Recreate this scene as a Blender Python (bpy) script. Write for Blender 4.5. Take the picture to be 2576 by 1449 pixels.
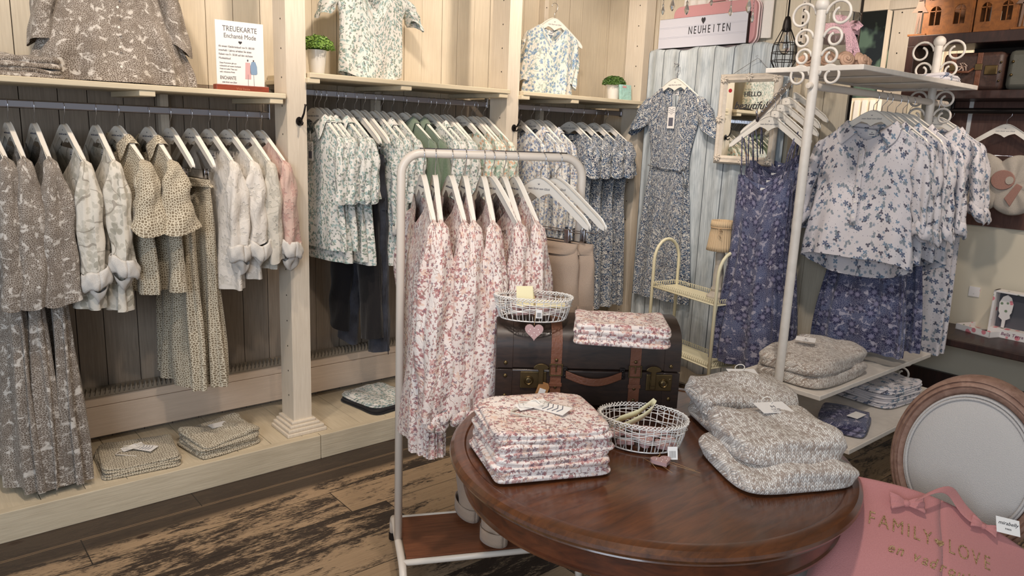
import bpy, math, random
import numpy as np
from mathutils import Vector, Matrix
S=bpy.context.scene
for o in list(bpy.data.objects): bpy.data.objects.remove(o)
COL=S.collection
PI=math.pi
# ------------------------------------------------------------------ camera
YAW,PITCH,ROLL,FPX,CH=0.708268,0.205480,0.039929,1880.5,1.6
IW,IH=2576,1449
_f=Vector((math.sin(YAW),math.cos(YAW),0)); _r=Vector((math.cos(YAW),-math.sin(YAW),0)); _u=Vector((0,0,1))
FW=_f*math.cos(PITCH)-_u*math.sin(PITCH); U2=_u*math.cos(PITCH)+_f*math.sin(PITCH)
RT=_r*math.cos(ROLL)+U2*math.sin(ROLL); UP=U2*math.cos(ROLL)-_r*math.sin(ROLL)
cd=bpy.data.cameras.new('camera'); cam=bpy.data.objects.new('camera',cd); COL.objects.link(cam)
cd.sensor_width=36; cd.lens=FPX/IW*36; cd.clip_start=.05; cd.clip_end=60
m=Matrix.Identity(4)
for i in range(3): m[i][0]=RT[i]; m[i][1]=UP[i]; m[i][2]=-FW[i]
m.translation=(0,0,CH); cam.matrix_world=m
S.camera=cam
def ray(px,py): return RT*((px-IW/2)/FPX)-UP*((py-IH/2)/FPX)+FW
def AZ(px,py,z): d=ray(px,py); return d*((z-CH)/d.z)+Vector((0,0,CH))
def AX(px,py,x): d=ray(px,py); return d*(x/d.x)+Vector((0,0,CH))
def AY(px,py,y): d=ray(px,py); return d*(y/d.y)+Vector((0,0,CH))
def AD(px,py,D): return ray(px,py)*D+Vector((0,0,CH))
# ------------------------------------------------------------------ world, lights, exposure
W=bpy.data.worlds.new('world'); S.world=W; W.use_nodes=True
W.node_tree.nodes['Background'].inputs[0].default_value=(.88,.94,1.0,1); W.node_tree.nodes['Background'].inputs[1].default_value=.50
S.view_settings.view_transform='Standard'; S.view_settings.look='None'; S.view_settings.gamma=1; S.view_settings.exposure=.0
try: S.view_settings.use_curve_mapping=False
except Exception: pass
def light(kind,loc,target,e,col,size=.1,ang=80,blend=.6,sy=None):
    l=bpy.data.lights.new(kind.lower()+'_light',kind); o=bpy.data.objects.new(kind.lower()+'_light',l); COL.objects.link(o)
    l.energy=e; l.color=col; o.location=loc
    o.rotation_euler=(Vector(target)-Vector(loc)).to_track_quat('-Z','Y').to_euler()
    if kind=='SPOT': l.spot_size=math.radians(ang); l.spot_blend=blend; l.shadow_soft_size=size
    if kind=='AREA': l.size=size; l.shape='RECTANGLE'; l.size_y=sy or size
    return o
WARM=(1,.84,.69); NEUT=(1,.89,.79)
for x,t in ((.45,(.7,3.5,1.7)),(1.6,(1.9,3.5,1.75)),(2.85,(3.2,3.5,1.75))):
    light('SPOT',(x,2.50,2.8),t,62,WARM,.05,110,.7)
light('SPOT',(2.2,2.3,2.8),(3.85,2.7,1.5),60,NEUT,.05,85,.8)
light('SPOT',(2.1,1.0,2.8),(3.4,1.7,1.1),70,NEUT,.06,75,.8)
light('SPOT',(1.0,.7,2.8),(1.5,1.3,.8),68,NEUT,.06,80,.8)
light('SPOT',(3.9,.6,2.8),(4.9,1.8,1.6),60,WARM,.06,95,.8)
light('SPOT',(.7,1.2,2.8),(.8,2.7,0),60,WARM,.06,80,.8)
light('SPOT',(5.6,2.2,2.7),(6.6,3.0,1.8),130,WARM,.06,120,.8)
light('SPOT',(4.4,2.1,2.6),(5.4,2.35,1.9),40,WARM,.06,90,.8)
light('SPOT',(2.7,.1,2.4),(4.8,1.5,2.02),40,NEUT,.06,42,.8)  # added fill spot, brightens the suitcases inside the dark wall unit
light('AREA',(-1.6,-.4,1.9),(1.6,1.8,.8),62,(.74,.85,1.0),1.6,sy=1.4)
# ------------------------------------------------------------------ helpers
def lin(c):
    return tuple(((x/255)/12.92 if x/255<=.04045 else ((x/255+.055)/1.055)**2.4) for x in c)+(1,)
def tag(o,label=None,cat=None,group=None,kind=None):
    if label: o['label']=label
    if cat: o['category']=cat
    if group: o['group']=group
    if kind: o['kind']=kind
    return o
def empty(name,loc,rz=0,label=None,cat=None,group=None):
    o=bpy.data.objects.new(name,None); COL.objects.link(o); o.location=loc; o.rotation_euler=(0,0,rz); o.empty_display_size=.05
    return tag(o,label,cat,group)
def copy_tree(o,parent=None):
    c=o.copy(); COL.objects.link(c); c.parent=parent
    for ch in list(o.children): copy_tree(ch,c)
    return c
CLOTHS=set()
class MB:
    def __init__(s): s.v=[]; s.f=[]; s.m=[]; s.uv=[]
    def add(s,vs,fs,mi=0,uvs=None,T=None):
        n=len(s.v)
        for p in vs:
            p=Vector(p)
            s.v.append(tuple(T@p if T else p))
        for k,f in enumerate(fs):
            s.f.append(tuple(i+n for i in f)); s.m.append(mi); s.uv.append(uvs[k] if uvs else None)
        return s
    def box(s,c,d,mi=0,rz=0,T=None):
        x,y,z=d[0]/2,d[1]/2,d[2]/2; cs,sn=math.cos(rz),math.sin(rz)
        vs=[]
        for a,b,e in ((-1,-1,-1),(1,-1,-1),(1,1,-1),(-1,1,-1),(-1,-1,1),(1,-1,1),(1,1,1),(-1,1,1)):
            X,Y=a*x,b*y; vs.append((c[0]+X*cs-Y*sn,c[1]+X*sn+Y*cs,c[2]+e*z))
        return s.add(vs,[(0,3,2,1),(4,5,6,7),(0,1,5,4),(1,2,6,5),(2,3,7,6),(3,0,4,7)],mi,None,T)
    def box2(s,a,b,mi=0,T=None): return s.box([(a[i]+b[i])/2 for i in range(3)],[abs(b[i]-a[i]) for i in range(3)],mi,0,T)
    def tube(s,pts,r,n=8,mi=0,closed=False,T=None,cap=True,ry=None):
        P=[Vector(p) for p in pts]; k=len(P); R=r if hasattr(r,'__len__') else [r]*k
        vs=[]; prev=None
        for i in range(k):
            if closed: t=P[(i+1)%k]-P[(i-1)%k]
            else: t=P[min(i+1,k-1)]-P[max(i-1,0)]
            if t.length<1e-9: t=Vector((0,0,1))
            t.normalize()
            if prev is None:
                a=Vector((0,0,1)) if abs(t.z)<.9 else Vector((1,0,0)); nrm=t.cross(a).normalized()
            else:
                nrm=prev-t*prev.dot(t)
                if nrm.length<1e-6: nrm=t.cross(Vector((0,0,1)))
                nrm.normalize()
            prev=nrm; b=t.cross(nrm)
            for j in range(n):
                an=2*PI*j/n; vs.append(P[i]+nrm*math.cos(an)*R[i]+b*math.sin(an)*R[i]*(ry or 1))
        fs=[]
        for i in range(k if closed else k-1):
            for j in range(n):
                a=i*n+j; b_=i*n+(j+1)%n; c=((i+1)%k)*n+(j+1)%n; d=((i+1)%k)*n+j
                fs.append((a,b_,c,d))
        if not closed and cap: fs.append(tuple(range(n))[::-1]); fs.append(tuple((k-1)*n+j for j in range(n)))
        return s.add(vs,fs,mi,None,T)
    def lathe(s,prof,n=32,mi=0,T=None,cap=True,sx=1,sy=1):
        vs=[];fs=[];k=len(prof)
        for r,z in prof:
            for j in range(n): a=2*PI*j/n; vs.append((r*math.cos(a)*sx,r*math.sin(a)*sy,z))
        for i in range(k-1):
            for j in range(n): fs.append((i*n+j,i*n+(j+1)%n,(i+1)*n+(j+1)%n,(i+1)*n+j))
        if cap:
            if prof[0][0]>1e-5: fs.append(tuple(range(n))[::-1])
            if prof[-1][0]>1e-5: fs.append(tuple((k-1)*n+j for j in range(n)))
        return s.add(vs,fs,mi,None,T)
    def sphere(s,c,r,mi=0,n=12,T=None,sc=(1,1,1)):
        pr=[(max(math.sin(PI*i/n),.001)*r,-math.cos(PI*i/n)*r) for i in range(n+1)]
        M=Matrix.Translation(c)@Matrix.Diagonal((sc[0],sc[1],sc[2],1))
        return s.lathe(pr,n*2,mi,(T@M) if T else M,False)
    def prism(s,out,t,mi=0,T=None):
        # outline in local XY, extruded along local Z from 0 to t
        n=len(out); vs=[(x,y,0) for x,y in out]+[(x,y,t) for x,y in out]
        fs=[tuple(range(n))[::-1],tuple(range(n,2*n))]+[(i,(i+1)%n,(i+1)%n+n,i+n) for i in range(n)]
        return s.add(vs,fs,mi,None,T)
    def build(s,name,mats,parent=None,smooth=35,bevel=0,loc=None,rz=None):
        me=bpy.data.meshes.new(name); me.from_pydata(s.v,[],s.f)
        if not isinstance(mats,(list,tuple)): mats=[mats]
        for m_ in mats: me.materials.append(m_)
        if len(mats)>1: me.polygons.foreach_set('material_index',s.m)
        if any(m_.name in CLOTHS for m_ in mats if m_):
            # box-projected UVs in metres so that woven prints keep their true scale
            ul=me.uv_layers.new(name='UVMap'); uvd=ul.data
            for p in me.polygons:
                n=p.normal; ax=max(range(3),key=lambda i:abs(n[i])); a_,b_=((1,2),(0,2),(0,1))[ax]
                for li in p.loop_indices:
                    c=me.vertices[me.loops[li].vertex_index].co; uvd[li].uv=(c[a_],c[b_])
        if smooth:
            me.polygons.foreach_set('use_smooth',[True]*len(s.f))
            if smooth<180:
                try: me.set_sharp_from_angle(angle=math.radians(smooth))
                except Exception: pass
        me.update()
        o=bpy.data.objects.new(name,me); COL.objects.link(o); o.parent=parent
        if loc is not None: o.location=loc
        if rz is not None: o.rotation_euler=(0,0,rz)
        if bevel:
            b=o.modifiers.new('bevel','BEVEL'); b.width=bevel; b.segments=2; b.limit_method='ANGLE'; b.angle_limit=math.radians(40)
        return o
def grid(name,X,Y,Z,mat,parent=None,Lu=1,Lv=1,uo=(0,0),solid=0,loc=None,flip=False,mats=None):
    nv,nu=X.shape
    me=bpy.data.meshes.new(name)
    vs=np.stack([X,Y,Z],-1).reshape(-1,3)
    i=np.arange(nu-1)[None,:]+np.arange(nv-1)[:,None]*nu
    a=i.ravel(); F=np.stack([a,a+1,a+nu+1,a+nu],1)
    if flip: F=F[:,::-1]
    me.from_pydata(vs.tolist(),[],F.tolist())
    for m_ in (mats or [mat]): me.materials.append(m_)
    P=np.stack([X,Y,Z],-1); du=np.sqrt(((P[:,1:]-P[:,:-1])**2).sum(-1)); dv=np.sqrt(((P[1:]-P[:-1])**2).sum(-1))
    U=np.concatenate([[0],np.cumsum(np.median(du,0))])+uo[0]; V=-np.concatenate([[0],np.cumsum(np.median(dv,1))])+uo[1]
    U,V=np.meshgrid(U,V)
    uvv=np.stack([U,V],-1).reshape(-1,2)
    ul=me.uv_layers.new(name='UVMap'); ul.data.foreach_set('uv',uvv[F.ravel()].ravel())
    me.polygons.foreach_set('use_smooth',[True]*len(F)); me.update()
    o=bpy.data.objects.new(name,me); COL.objects.link(o); o.parent=parent
    if loc is not None: o.location=loc
    if solid:
        sm=o.modifiers.new('solid','SOLIDIFY'); sm.thickness=solid; sm.offset=0
    return o
_tc={}
def text(s,size,M,mat,parent=None,name='lettering',ext=.0004,shear=0,off=0,align='CENTER',sx=1):
    key=(s,ext,shear,off,align)
    if key not in _tc:
        c=bpy.data.curves.new('t','FONT'); c.body=s; c.size=1; c.extrude=ext/size; c.shear=shear; c.offset=off; c.align_x=align; c.resolution_u=3
        o=bpy.data.objects.new('t',c); COL.objects.link(o)
        dg=bpy.context.evaluated_depsgraph_get(); me=bpy.data.meshes.new_from_object(o.evaluated_get(dg))
        bpy.data.objects.remove(o); bpy.data.curves.remove(c); _tc[key]=me
    me=_tc[key].copy(); me.materials.clear(); me.materials.append(mat)
    me.transform(M@Matrix.Diagonal((size*sx,size,size,1)))
    o=bpy.data.objects.new(name,me); COL.objects.link(o); o.parent=parent
    return o
def frame(o,x,y):   # matrix with local x, y axes and z=x cross y
    x=Vector(x).normalized(); y=Vector(y); z=x.cross(y).normalized(); y=z.cross(x)
    M=Matrix.Identity(4)
    for i in range(3): M[i][0]=x[i]; M[i][1]=y[i]; M[i][2]=z[i]
    M.translation=Vector(o); return M
def heart(s,n=28):
    return [(s*.06*16*math.sin(t)**3/1.0*.5, s*.06*.5*(13*math.cos(t)-5*math.cos(2*t)-2*math.cos(3*t)-math.cos(4*t))) for t in [2*PI*i/n for i in range(n)]][::-1]
# ------------------------------------------------------------------ materials
class NT:
    def __init__(s,name,rough=.6,metal=0,**kw):
        s.m=bpy.data.materials.new(name); s.m.use_nodes=True; s.t=s.m.node_tree; s.b=s.t.nodes['Principled BSDF']
        s.b.inputs['Roughness'].default_value=rough; s.b.inputs['Metallic'].default_value=metal
        for k,v in kw.items(): s.b.inputs[k.replace('_',' ')].default_value=v
    def n(s,t,ins=None,**at):
        nd=s.t.nodes.new('ShaderNode'+t)
        for k,v in at.items(): setattr(nd,k,v)
        for k,v in (ins or {}).items(): s.put(nd.inputs[k],v)
        return nd
    def put(s,sock,v):
        if isinstance(v,bpy.types.NodeSocket): s.t.links.new(v,sock)
        elif isinstance(v,bpy.types.Node): s.t.links.new(v.outputs[0],sock)
        else: sock.default_value=v
    def math(s,op,a,b=0,c=0):
        return s.n('Math',{0:a,1:b,2:c},operation=op).outputs[0]
    def vm(s,op,a,b=None,sc=None):
        nd=s.n('VectorMath',operation=op); s.put(nd.inputs[0],a)
        if b is not None: s.put(nd.inputs[1],b)
        if sc is not None: s.put(nd.inputs['Scale'],sc)
        return nd
    def mix(s,f,a,b,mode='MIX'):
        nd=s.n('Mix',data_type='RGBA',blend_type=mode); s.put(nd.inputs[0],f); s.put(nd.inputs[6],a); s.put(nd.inputs[7],b); return nd.outputs[2]
    def noise(s,v,sc,det=2,rough=.5,dist=0): return s.n('TexNoise',{'Vector':v,'Scale':sc,'Detail':det,'Roughness':rough,'Distortion':dist}).outputs[0]
    def ramp(s,x,lo,hi): return s.n('MapRange',{0:x,1:lo,2:hi}).outputs[0]
    def col(s,c): s.put(s.b.inputs['Base Color'],c); return s
    def bump(s,h,st=.3,d=.01):
        s.put(s.b.inputs['Normal'],s.n('Bump',{'Height':h,'Strength':st,'Distance':d}).outputs[0]); return s
    def obj(s): return s.n('TexCoord').outputs['Object']
    def uv(s,rnd=True):
        u=s.n('TexCoord').outputs['UV']
        if not rnd: return u
        r=s.n('ObjectInfo').outputs['Random']
        cx=s.n('CombineXYZ',{0:s.math('MULTIPLY',r,7.3),1:s.math('MULTIPLY',r,3.1)})
        return s.vm('ADD',u,cx.outputs[0]).outputs[0]
    def map(s,v,sc=(1,1,1),loc=(0,0,0),rot=(0,0,0)): return s.n('Mapping',{'Vector':v,'Scale':sc,'Location':loc,'Rotation':rot}).outputs[0]
    def motif(s,v,sc,petals,size=.4,seed=0,dens=.8,a=.35,p=1,stretch=1):
        v=s.map(v,(1,1/stretch,1),(seed*1.37,seed*.71,0))
        w=s.n('TexVoronoi',{'Vector':v,'Scale':sc,'Randomness':.95},voronoi_dimensions='2D')
        loc=s.vm('SUBTRACT',v,w.outputs['Position']).outputs[0]
        flat=s.vm('MULTIPLY',loc,(1,1,0)).outputs[0]
        sp=s.n('SeparateXYZ',{0:flat}); cc=s.n('SeparateColor',{0:w.outputs['Color']})
        ang=s.math('ADD',s.math('ARCTAN2',sp.outputs[1],sp.outputs[0]),s.math('MULTIPLY',cc.outputs[0],6.283))
        c=s.math('POWER',s.math('ABSOLUTE',s.math('COSINE',s.math('MULTIPLY',ang,petals/2))),p)
        tgt=s.math('MULTIPLY',s.math('MULTIPLY_ADD',c,1-a,a),size)
        r=s.math('MULTIPLY',s.vm('LENGTH',flat).outputs['Value'],sc)
        inside=s.ramp(s.math('SUBTRACT',tgt,r),0,.06)
        return s.math('MULTIPLY',inside,s.math('LESS_THAN',cc.outputs[1],dens)),cc.outputs[2]
    def vines(s,v,sc,w=.02,seed=0,dist=0,det=1):
        x=s.noise(s.map(v,(1,1,1),(seed*2.1,seed*.9,seed)),sc,det,.5,dist)
        return s.math('LESS_THAN',s.math('ABSOLUTE',s.math('SUBTRACT',x,.5)),w)
    def lace(s,v,sc,lo=.03,hi=.08,rnd=1):
        w=s.n('TexVoronoi',{'Vector':v,'Scale':sc,'Randomness':rnd},voronoi_dimensions='2D',feature='DISTANCE_TO_EDGE')
        return s.ramp(w.outputs['Distance'],hi,lo)
def plain(name,c,rough=.6,metal=0,bump=0,bs=80,var=0,vs=8,**kw):
    t=NT(name,rough,metal,**kw)
    if var:
        d=t.noise(t.obj(),vs,4); t.col(t.mix(t.math('MULTIPLY',t.ramp(d,.3,.7),var),lin(c),tuple(x*.45 for x in lin(c)[:3])+(1,)))
    else: t.b.inputs['Base Color'].default_value=lin(c)
    if bump: t.bump(t.noise(t.obj(),bs,3),bump,.004)
    return t.m
def cloth(name,build,rough=.88,crumple=.35,cs=9,fine=.15,sheen=.15):
    t=NT(name,rough); v=t.uv(); CLOTHS.add(name)
    t.b.inputs['Sheen Weight'].default_value=sheen; t.b.inputs['Specular IOR Level'].default_value=.25
    c,h=build(t,v); t.col(c)
    wr=t.noise(t.map(v,(1,.45,1)),cs,3,.6,1.2)
    hh=t.math('ADD',t.math('MULTIPLY',wr,crumple*2),t.math('MULTIPLY',t.noise(v,420,1),fine))
    if h is not None: hh=t.math('ADD',hh,h)
    t.bump(hh,.55,.012)
    return t.m
def b_taupe(t,v):
    l=t.lace(v,150,.05,.13); l2=t.lace(t.map(v,(1,1,1),(.3,.2,0)),60,.02,.06)
    big=t.ramp(t.noise(v,34,3,.6,.5),.56,.64); dark=t.ramp(t.noise(t.map(v,(1,1,1),(3,1,0)),14,2),.5,.62)
    bas=t.mix(t.math('MULTIPLY',t.noise(v,9,2),.7),lin((128,116,104)),lin((88,78,70)))
    c=t.mix(t.math('MULTIPLY',l,t.math('SUBTRACT',.85,t.math('MULTIPLY',dark,.45))),bas,lin((206,199,190)))
    c=t.mix(t.math('MULTIPLY',l2,.6),c,lin((80,70,62)))
    return t.mix(t.math('MULTIPLY',big,.85),c,lin((214,208,200))),None
def b_leaf(t,v):
    m1,r1=t.motif(v,16,3,.48,1,.75,.25,.8); m2,_=t.motif(v,30,2,.45,5,.6,.2,.8)
    vi=t.vines(v,7,.008,2,.3)
    c=t.mix(t.math('MULTIPLY',m1,t.math('MULTIPLY_ADD',r1,.4,.25)),lin((218,212,200)),lin((140,136,120)))
    c=t.mix(t.math('MULTIPLY',m2,.35),c,lin((150,146,130)))
    return t.mix(t.math('MULTIPLY',vi,.6),c,lin((128,118,106))),None
def b_geo(t,v):
    l=t.lace(v,100,.10,.17,.75); m,_=t.motif(v,42,6,.26,3,1,.6,1)
    c=t.mix(l,lin((130,117,97)),lin((214,205,184)))
    ring,_=t.motif(v,42,6,.16,3,1,.6,1)
    c=t.mix(m,c,lin((214,205,184))); c=t.mix(ring,c,lin((124,112,94)))
    return c,None
def b_emb(col,dk):
    def f(t,v):
        vi=t.vines(v,11,.012,4,.6); m,_=t.motif(v,18,5,.42,2,.8,.3)
        c=t.mix(t.math('MULTIPLY',m,.5),lin(col),lin(dk)); c=t.mix(t.math('MULTIPLY',vi,.5),c,lin(dk))
        return c,t.math('MULTIPLY',t.math('ADD',vi,m),.25)
    return f
def b_green(t,v):
    c=lin((226,224,218))
    vi=t.vines(v,16,.008,6,.4); c=t.mix(t.math('MULTIPLY',vi,.5),c,lin((140,150,140)))
    for i,(sc,n,sz,cl,de,st) in enumerate(((44,3,.42,(132,164,164),.42,1),(56,2,.42,(122,142,126),.40,1.3),(52,3,.38,(104,108,112),.20,1),(38,2,.40,(164,186,184),.36,1),(70,2,.40,(124,140,130),.36,1))):
        mk,_=t.motif(v,sc,n,sz,i+1,de,.22,.8,st); c=t.mix(t.math('MULTIPLY',mk,.85),c,lin(cl))
    return c,None
def b_floral(base,cols,vc,sc=1,vw=.01,n0=5):
    def f(t,v):
        c=lin(base)
        for k in (0,3): c=t.mix(t.math('MULTIPLY',t.vines(v,15*sc,vw,6+k,.5),.7),c,lin(vc))
        for i,cl in enumerate(cols):
            mk,_=t.motif(v,(28+9*i)*sc,n0 if i%2==0 else 2,.43,i+1,.46,.25,.8); c=t.mix(t.math('MULTIPLY',mk,.85),c,lin(cl))
        return c,None
    return f
def b_navy(t,v):
    a=t.vines(v,82,.030,1,.2); b=t.vines(v,60,.020,5,.5); m,_=t.motif(v,30,6,.26,2,.3,.5)
    base=t.mix(t.ramp(t.noise(v,30,2),.4,.6),lin((38,52,78)),lin((62,88,118)))
    c=t.mix(t.math('MAXIMUM',a,b),base,lin((212,210,204)))
    return t.mix(m,c,lin((205,205,200))),None
def b_pink(t,v):
    c=t.mix(t.ramp(t.noise(v,5,2),.4,.65),lin((232,220,212)),lin((226,208,198)))
    st=t.map(v,(1,.42,1))
    for k,w in ((1,.008),(4,.006)): c=t.mix(t.math('MULTIPLY',t.vines(st,24,w,k,.3,2),.75),c,lin((140,104,94)))
    for i,(sc,n,sz,cl,de,al) in enumerate(((30,5,.46,(216,176,152),.30,.6),(34,4,.44,(192,138,132),.34,.75),(58,4,.42,(158,100,102),.34,.85),(74,3,.40,(122,98,108),.26,.8),(90,2,.38,(160,108,104),.38,.8))):
        mk,_=t.motif(v,sc,n,sz,i+1,de,.3,.8); c=t.mix(t.math('MULTIPLY',mk,al),c,lin(cl))
    d,_=t.motif(v,70,1,.13,9,.5,1); c=t.mix(d,c,lin((246,240,236)))
    return c,t.math('MULTIPLY',d,.4)
def b_paisley(t,v):
    base=t.mix(t.ramp(t.noise(v,9,2),.35,.65),lin((58,58,84)),lin((84,92,122)))
    a=t.lace(v,110,.04,.12); b=t.ramp(t.noise(v,30,3,.6,.6),.55,.62); m,_=t.motif(v,15,7,.44,2,.75,.5); mi,_=t.motif(v,15,9,.24,2,.75,.5)
    c=t.mix(t.math('MULTIPLY',a,.5),base,lin((160,156,174))); c=t.mix(t.math('MULTIPLY',b,.7),c,lin((184,178,190)))
    c=t.mix(t.math('MULTIPLY',m,.75),c,lin((44,42,74))); return t.mix(t.math('MULTIPLY',mi,.7),c,lin((150,146,172))),None
def b_bluflow(t,v):
    c=lin((216,210,212))
    for i,(sc,n,sz,cl,de,st) in enumerate(((19,5,.33,(70,88,118),.40,1),(24,4,.32,(104,132,156),.28,1),(26,3,.34,(62,64,84),.28,1),(34,6,.3,(124,142,160),.28,1),(50,1,.15,(96,100,120),.5,1),(28,2,.34,(132,142,150),.36,1.3))):
        mk,_=t.motif(v,sc,n,sz,i+1,de,.18,.7,st); c=t.mix(t.math('MULTIPLY',mk,.9),c,lin(cl))
    return c,None
def b_plain(col,dk=None,sc=300):
    def f(t,v): return t.mix(t.noise(v,sc,2),lin(col),lin(dk or [x*.82 for x in col])),None
    return f
def b_denim(t,v):
    s=t.noise(t.map(v,(1,.2,1)),260,2); f=t.ramp(t.noise(v,7,2),.4,.7)
    return t.mix(f,t.mix(s,lin((30,30,34)),lin((56,56,62))),t.mix(s,lin((58,60,70)),lin((86,90,102)))),None
F={}
F['taupe']=cloth('taupe_print_cotton',b_taupe); F['leaf']=cloth('ivory_leaf_print',b_leaf); F['geo']=cloth('olive_lattice_print',b_geo)
F['white']=cloth('white_embossed_cotton',b_emb((220,214,206),(196,190,180)),crumple=.6,cs=16); F['sand']=cloth('sand_embossed_cotton',b_emb((206,200,188),(170,166,154)),crumple=.6,cs=16)
F['rose']=cloth('rose_embossed_cotton',b_emb((204,176,164),(186,142,134)),crumple=.6,cs=16)
F['green']=cloth('green_leaf_print',b_green); F['bluefl']=cloth('blue_blossom_print',b_floral((228,224,214),((112,150,186),(150,172,172),(96,132,172)),(150,166,160)))
F['bluesand']=cloth('blue_sand_blossom_print',b_floral((222,220,214),((92,120,164),(196,176,156),(74,96,140),(150,160,170)),(130,140,160),1.25))
F['mint']=cloth('mint_orange_blossom_print',b_floral((226,224,212),((150,182,164),(222,170,132),(128,156,140)),(146,160,140)))
F['navy']=cloth('navy_scroll_print',b_navy); F['pink']=cloth('blush_blossom_print',b_pink,crumple=.55,cs=13); F['paisley']=cloth('indigo_paisley_print',b_paisley)
F['bluflow']=cloth('white_slate_flower_print',b_bluflow,crumple=.5,cs=13); F['plush']=cloth('sage_plush',b_plain((128,148,120),(92,112,88),180),.95,.3,9,1.6,.6)
F['denim']=cloth('black_denim',b_denim); F['black']=cloth('black_cotton',b_plain((34,32,34))); F['beige']=cloth('beige_twill',b_plain((182,160,140),(160,138,120)))
F['cuffw']=cloth('white_cuff_lining',b_plain((226,222,216)),crumple=.4); F['old']=cloth('rose_canvas',b_plain((194,134,130),(178,116,114)),crumple=.12)
F['linen']=cloth('pale_linen_upholstery',b_plain((206,200,194),(176,170,166),500),crumple=.02,fine=.25); F['wool']=cloth('cream_boucle',b_plain((214,204,190),(180,168,156),220),.95,.2,9,1.8)
F['rust']=cloth('dusty_rose_boucle',b_plain((190,148,134),(160,116,104),220),.95,.2,9,1.8); F['lace']=cloth('blush_lace',b_plain((226,190,196)))
F['creamc']=cloth('cream_cotton',b_plain((222,212,196)))
def knit():
    t=NT('melange_knit',.95); v=t.uv(); t.b.inputs['Sheen Weight'].default_value=.3
    sp=t.n('SeparateXYZ',{0:t.vm('ADD',v,t.vm('SCALE',t.n('TexNoise',{'Vector':v,'Scale':14}).outputs[1],sc=.006).outputs[0]).outputs[0]})
    cw=.0105; rh=.0095
    fx=t.math('ABSOLUTE',t.math('SUBTRACT',t.math('FRACT',t.math('DIVIDE',sp.outputs[0],cw)),.5))
    yy=t.math('ADD',t.math('DIVIDE',sp.outputs[1],rh),t.math('MULTIPLY',fx,-1.7))
    fy=t.math('ABSOLUTE',t.math('SUBTRACT',t.math('FRACT',yy),.5))
    h=t.math('MULTIPLY',t.ramp(fy,.5,.1),t.ramp(t.math('ABSOLUTE',t.math('SUBTRACT',fx,.25)),.26,.05))
    ids=t.n('CombineXYZ',{0:t.math('FLOOR',t.math('DIVIDE',sp.outputs[0],cw/2)),1:t.math('FLOOR',yy)})
    wn=t.n('TexWhiteNoise',{'Vector':ids.outputs[0]},noise_dimensions='2D').outputs[0]
    st=t.noise(t.map(v,(.3,1.4,1)),40,3)
    c=t.mix(t.ramp(t.math('ADD',t.math('MULTIPLY',wn,.7),t.math('MULTIPLY',st,.45)),.35,.95),lin((248,240,230)),lin((170,148,132)))
    c=t.mix(t.math('MULTIPLY',t.ramp(h,.30,.0),.75),c,lin((116,102,94)))
    t.col(c); t.bump(t.math('ADD',h,t.math('MULTIPLY',t.noise(v,600,2),.2)),.7,.004); return t.m
F['knit']=knit()
def planks(name,c1,c2,grain=(70,3,1),axis='Z',wear=.3,rough=.65):
    t=NT(name,rough); o=t.obj()
    g=(22,22,1.1) if axis=='Z' else ((1.1,22,22) if axis=='X' else (22,1.1,22))
    n=t.noise(t.map(o,g),6,4,.6,.3); big=t.noise(o,2.3,3); 
    c=t.mix(t.math('MULTIPLY',t.ramp(n,.35,.75),wear),lin(c1),lin(c2)); c=t.mix(t.math('MULTIPLY',t.ramp(big,.45,.75),.35),c,lin(c2))
    kn=t.n('TexVoronoi',{'Vector':t.map(o,(1,1,.45)),'Scale':3.1}).outputs['Distance']
    c=t.mix(t.ramp(kn,.035,.015),c,lin([x*.45 for x in c2]))
    t.col(c); t.bump(n,.25,.004); return t.m
CREAM=planks('cream_washed_boards',(218,206,184),(168,154,134)); TAUPE=planks('taupe_stained_boards',(158,144,128),(112,100,88),wear=.6); POST=planks('whitewashed_timber',(226,214,196),(188,172,150),wear=.4)
SHELF=planks('cream_shelf_wood',(222,208,180),(186,170,140),axis='X'); STEP=planks('cream_step_wood',(212,198,172),(164,148,122),axis='X',wear=.5)
STEPY=planks('cream_step_boards',(216,202,176),(172,156,128),axis='Y',wear=.4)
HOLE=plain('dark_hole',(50,42,36),.9); WHITE=plain('white_lacquer',(236,230,220),.18,0,Specular_IOR_Level=.6); LOGO=plain('grey_print',(96,96,108),.6)
CHROME=plain('chrome',(205,205,210),.16,1); STEEL=plain('brushed_steel',(150,146,150),.3,1); IRON=plain('black_iron',(40,34,32),.45,.6)
RACKW=plain('ivory_powder_coat',(226,214,200),.35); SCROLL=plain('chipped_white_metal',(228,220,210),.45,0,.15,60,.18,30)
PAPER=plain('white_paper',(236,232,228),.7); PAPERC=plain('cream_paper',(232,222,180),.7); INK=plain('dark_ink',(48,46,50),.6); INKG=plain('grey_ink',(96,94,100),.6)
GLASSM=NT('clear_glass',.02); GLASSM.b.inputs['Transmission Weight'].default_value=1; GLASSM.b.inputs['IOR'].default_value=1.45; GLASS=GLASSM.m
CRY=NT('crystal',.0); CRY.b.inputs['Transmission Weight'].default_value=.9; CRY.b.inputs['IOR'].default_value=1.6; CRYS=CRY.m
MIR=plain('mirror_glass',(235,238,235),.02,1)
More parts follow.
